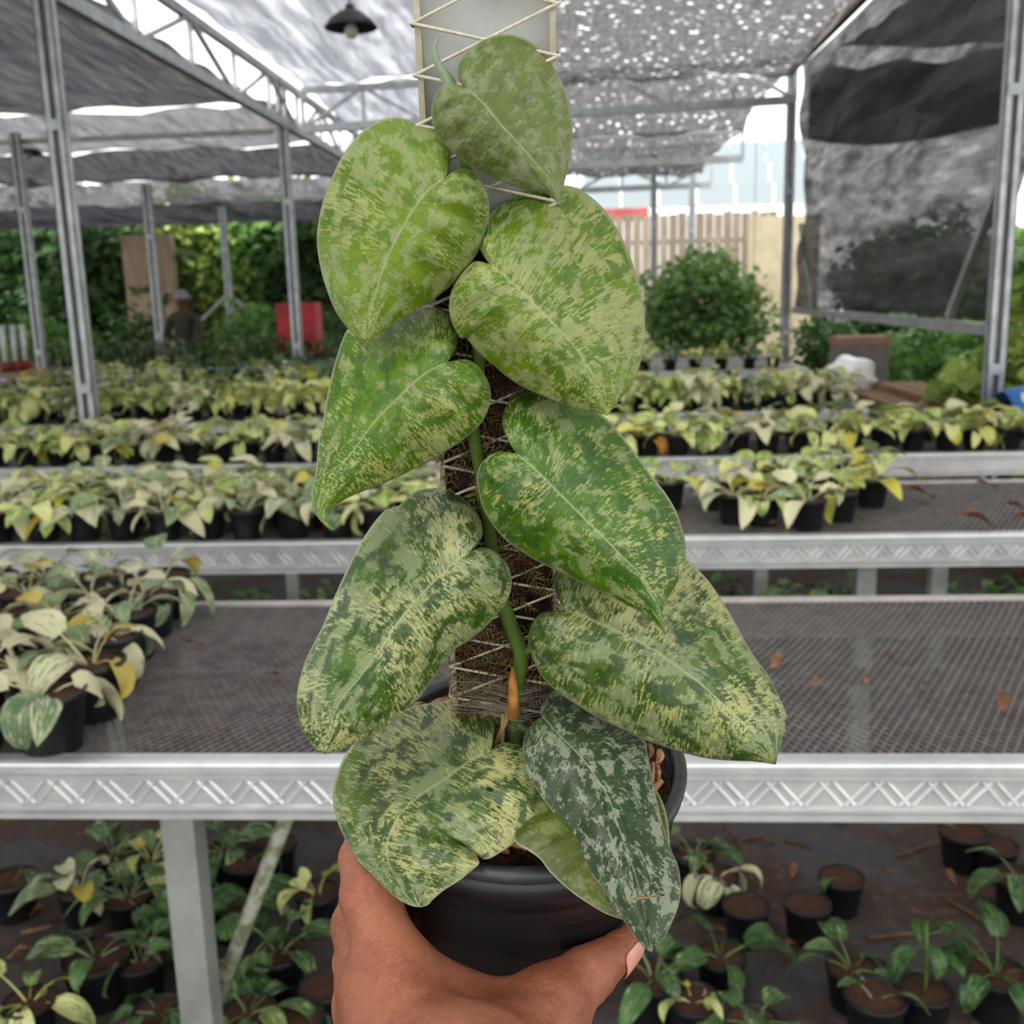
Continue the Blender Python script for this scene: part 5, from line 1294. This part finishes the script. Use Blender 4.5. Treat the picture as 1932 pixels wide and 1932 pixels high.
tag(MB().box((7.2, 5.0, 0), (7.4, 22.0, 2.4)).build('grey_fence_panel', plain('grey_boards', '#b8ab9e', '#857c72', 3.0, 0.9, stretch=(1, 8, 0.4))), 'grey boarded wall dimly seen through the side net', 'wall')
PANEL = NT('white_greenhouse_panel'); PANELM = PANEL.done(PANEL.mixsh(0.35, PANEL.bsdf(lin('#b4c0c6'), 0.3), PANEL.transl(lin('#c4ced2'))))
gh = empty('far_greenhouse', (3.5, 30, 0), 'white greenhouse roof with panes far above the board fence', 'building')
for i in range(6):
    for j in range(3):
        x0 = 0.4+i*1.05; z0 = 3.9+j*0.62
        MB().box((x0, 30+0.7*j, z0), (x0+0.98, 30.05+0.7*j, z0+0.55)).build('pane', PANELM, gh)
for i in range(7): MB().bar((0.37+i*1.05, 29.97, 0), (0.37+i*1.05, 31.6, 5.8), 0.06).build('frame_bar', STEEL, gh)
for j in range(3): MB().bar((0.3, 29.95+0.7*j, 3.87+j*0.62), (6.8, 29.95+0.7*j, 3.87+j*0.62), 0.06).build('frame_bar', STEEL, gh)
tag(MB().box((-0.6, 26.0, 3.35), (1.9, 27.6, 3.55)).build('red_roof', plain('faded_red_roof', '#b5585a', '#9c4448', 2.0, 0.8)), 'faded red roof edge just above the board fence', 'roof')

# ------------------------------------------------------------------ odd things about the place
# red crate
RED = plain('red_plastic', '#b8061c', '#9c0416', 6.0, 0.45)
cx, cy, cz = -3.42, 12.95, BZ+0.34
e = empty('red_crate', (cx, cy, cz-0.34), 'bright red plastic crate standing behind the post', 'crate')
x0, x1, yy0, yy1 = cx-0.25, cx+0.24, cy, cy+0.32
z0, z1 = BZ+0.12, 1.55
MB().box((x0, yy0, z0), (x1, yy0+0.02, z1)).build('crate_wall', RED, e); MB().box((x0, yy1-0.02, z0), (x1, yy1, z1)).build('crate_wall', RED, e)
MB().box((x0, yy0+0.02, z0), (x0+0.02, yy1-0.02, z1)).build('crate_wall', RED, e); MB().box((x1-0.02, yy0+0.02, z0), (x1, yy1-0.02, z1)).build('crate_wall', RED, e)
MB().box((x0+0.02, yy0+0.02, z0), (x1-0.02, yy1-0.02, z0+0.02)).build('crate_floor', RED, e)
MB().box((x0-0.015, yy0-0.015, z1-0.05), (x1+0.015, yy0, z1)).build('crate_lip', RED, e)
st = empty('wooden_stand', (cx, cy+0.1, 0), 'low pale stand carrying the red crate', 'stand')
MB().box((cx-0.3, cy-0.02, z0-0.05), (cx+0.3, cy+0.36, z0)).build('stand_top', WOOD, st)
for sx in (-0.26, 0.24): MB().box((cx+sx, cy+0.15, 0), (cx+sx+0.03, cy+0.2, z0-0.05)).build('leg', WOOD, st)
# table of slats with white tubes and red pots
WT = empty('slatted_table', (-6.4, 9.9, 0), 'weathered wooden slat table at the picture edge behind the thick post', 'table')
for i in range(7): MB().box((-7.6, 9.5+i*0.13, 0.93), (-5.15, 9.61+i*0.13, 0.955)).build('slat', plain('grey_brown_slat', '#a8907a', '#7c6857', 5.0, 0.9, stretch=(0.6, 5, 5)), WT)
for x in (-5.3, -7.4):
    for y in (9.55, 10.3): MB().box((x-0.03, y-0.03, 0), (x+0.03, y+0.03, 0.93)).build('leg', WOOD, WT)
WHITE = plain('white_plastic', '#d9dad8', '#c2c4c3', 10.0, 0.4); TERRA = plain('red_pot', '#8c2a26', '#6e1f1d', 10.0, 0.6)
for i, (x, y) in enumerate(((6, 652), (26, 655), (44, 650))):
    p = onz(x, y, 1.0); p = np.array([p[0], 10.1+0.08*i, 0.955]); q = ony(x, y, p[1]); p[0] = q[0]
    e = empty('staked_pot', p, 'red pot with a white tube upright in it on slat table, %s from edge' % ordn(i), 'pot', 'red pots on the slat table')
    MB().lathe([(0.0, 0), (0.05, 0), (0.065, 0.1), (0.055, 0.1), (0.05, 0.08), (0, 0.08)], 16, p).build('pot', TERRA, e, True)
    MB().tube([p+np.array([0, 0, 0.08]), p+np.array([0.01, 0, 0.46])], 0.026, 10).build('white_tube', WHITE, e, True)
far_potted(ony(118, 680, 9.2)[0], 9.2, BZ-0.026, 'small cream plant alone at the end of the fifth bench by the slat table', None, 'pale', False, 77)
# white bag, carton, planks, tarp
BAGM = plain('white_bag_plastic', '#ffffff', '#eeeef2', 9.0, 0.35, bump=0.3)
bm = bmesh.new(); bmesh.ops.create_icosphere(bm, subdivisions=4, radius=1.0)
for v_ in bm.verts:
    n_ = 1+0.10*math.sin(5*v_.co.x+2)*math.sin(4*v_.co.y)+0.08*math.sin(9*v_.co.z+3*v_.co.x)
    v_.co = Vector((v_.co.x*0.25*n_, v_.co.y*0.2*n_, max(-0.55, v_.co.z)*0.155*n_*(1.25 if v_.co.z > 0.6 else 1)))
me = bpy.data.meshes.new('plastic_bag'); bm.to_mesh(me); bm.free(); me.materials.append(BAGM); me.polygons.foreach_set('use_smooth', [True]*len(me.polygons))
rack = empty('plank_rack', (2.75, 8.7, 0), 'stack of brown timber planks below the hanging side net', 'planks')
TIM = plain('brown_timber', '#a47a55', '#7b593c', 4.0, 0.85, stretch=(6, 0.7, 6), vary=0.4)
for i in range(5): MB().box((2.5+i*0.14, 8.1, 0.60), (2.62+i*0.14, 9.9, 0.66)).build('plank', TIM, rack)
for i in range(3): MB().box((2.75+i*0.14, 8.2, 0.662), (2.87+i*0.14, 9.6, 0.72)).build('plank', TIM, rack)
for y in (8.3, 9.6): MB().box((2.5, y, 0.0), (3.2, y+0.1, 0.6)).build('support_block', WOOD, rack)
bag = link('plastic_bag', me); bag.location = (2.55, 9.75, 0.745); tag(bag, 'crumpled white plastic bag lying on the planks', 'bag')
CARD = plain('brown_cardboard', '#a07f68', '#876a55', 5.0, 0.9)
e = empty('cardboard_box', (2.85, 10.6, 0), 'brown cardboard box just behind the white bag', 'box')
MB().box((2.62, 10.4, 0.0), (3.1, 10.8, 1.02)).build('box_body', plain('grey_carton', '#7d7670', '#68615b', 5.0, 0.9), e); MB().box((2.61, 10.39, 1.02), (3.11, 10.81, 1.09)).build('box_lid', CARD, e)
TARP = plain('blue_tarpaulin', '#2f77c4', '#2260a8', 7.0, 0.5, bump=0.4)
def tarp_fn(u, v_):
    x, y = 2.36+0.9*u, 5.55+0.62*v_
    return (x, y, 0.60+0.48*math.sin(math.pi*min(1, max(0, 0.28+0.66*u)))*math.sin(math.pi*(0.15+0.7*v_))+0.03*math.sin(11*u+5*v_))
o = sheet('blue_tarp', tarp_fn, 24, 20, TARP, 'crumpled blue tarpaulin heaped beside the near net post', None, 'tarp')
tag(MB().lathe([(0.0, 0), (0.13, 0), (0.16, 0.78), (0.14, 0.78), (0.12, 0.1), (0, 0.1)], 20, (2.52, 5.45, 0)).build('red_bucket', RED, None, True), 'red bucket below the blue tarpaulin at the picture edge', 'bucket')
ORG = plain('orange_plastic', '#d8502a', '#bf4222', 5.0, 0.6)
tag(MB().lathe([(0.0, 1.42), (0.09, 1.42), (0.12, 1.62), (0.10, 1.62), (0.08, 1.45), (0, 1.45)], 18, (2.28, 13.4, 0)).build('orange_planter', ORG, None, True), 'small orange planter hanging beside the thin net post', 'planter')
MB().tube([(2.28, 13.4, 1.45), (2.28, 13.4, 3.75)], 0.004, 5).build('hanger_wire', LAMPM, bpy.data.objects['orange_planter'])

# ------------------------------------------------------------------ standing person far back
OLIVE = plain('dark_olive_cloth', '#2f3324', '#22261b', 9.0, 0.9); CAPM = plain('grey_cap_cloth', '#8a8792', '#6f6c78', 9.0, 0.9)
bx_, by_ = -5.25, 14.0
sk = [((0, 0, 0.92), .14), ((0, 0, 1.10), .135), ((0, 0, 1.30), .15), ((0, 0, 1.42), .11), ((0, 0, 1.48), .055), ((0, -0.01, 1.58), .085), ((0, -0.01, 1.68), .08),
      ((0.18, 0, 1.38), .065), ((0.25, -0.08, 1.14), .05), ((0.22, -0.30, 1.08), .04), ((0.21, -0.38, 1.07), .035),
      ((-0.18, 0, 1.38), .065), ((-0.25, -0.06, 1.14), .05), ((-0.16, -0.28, 1.10), .04), ((-0.15, -0.36, 1.09), .035),
      ((0.09, 0, 0.86), .1), ((0.1, 0, 0.48), .07), ((0.1, 0.02, 0.08), .05), ((0.1, -0.12, 0.05), .045),
      ((-0.09, 0, 0.86), .1), ((-0.1, 0, 0.48), .07), ((-0.1, 0.02, 0.08), .05), ((-0.1, -0.12, 0.05), .045)]
ed = [(0, 1), (1, 2), (2, 3), (3, 4), (4, 5), (5, 6), (3, 7), (7, 8), (8, 9), (9, 10), (3, 11), (11, 12), (12, 13), (13, 14), (0, 15), (15, 16), (16, 17), (17, 18), (0, 19), (19, 20), (20, 21), (21, 22)]
me = bpy.data.meshes.new('person'); me.from_pydata([(bx_+p[0], by_+p[1], p[2]) for p, _ in sk], ed, [])
t = NT('clothed_figure'); zc = t.sep(t.n('ShaderNodeNewGeometry').outputs['Position'])[2]
c = t.mix(t.step(zc, 1.45, 1.47), lin('#2c3022'), lin('#5a3626'))
PM = t.done(t.bsdf(c, 0.8)); me.materials.append(PM)
o = link('person', me); o.modifiers.new('skin', 'SKIN'); sv = me.skin_vertices[0].data
for i, (_, r) in enumerate(sk): sv[i].radius = (r, r)
sv[0].use_root = True
sd = o.modifiers.new('smooth', 'SUBSURF'); sd.levels = 2; sd.render_levels = 2
tag(o, 'far person in dark olive clothes and grey cap standing among the benches', 'person')
MB().lathe([(0.0, 1.77), (0.06, 1.755), (0.098, 1.70), (0.102, 1.66), (0.14, 1.645), (0.14, 1.64), (0.095, 1.65), (0.0, 1.66)], 20, (bx_, by_-0.01, 0)).build('cap', CAPM, o, True)
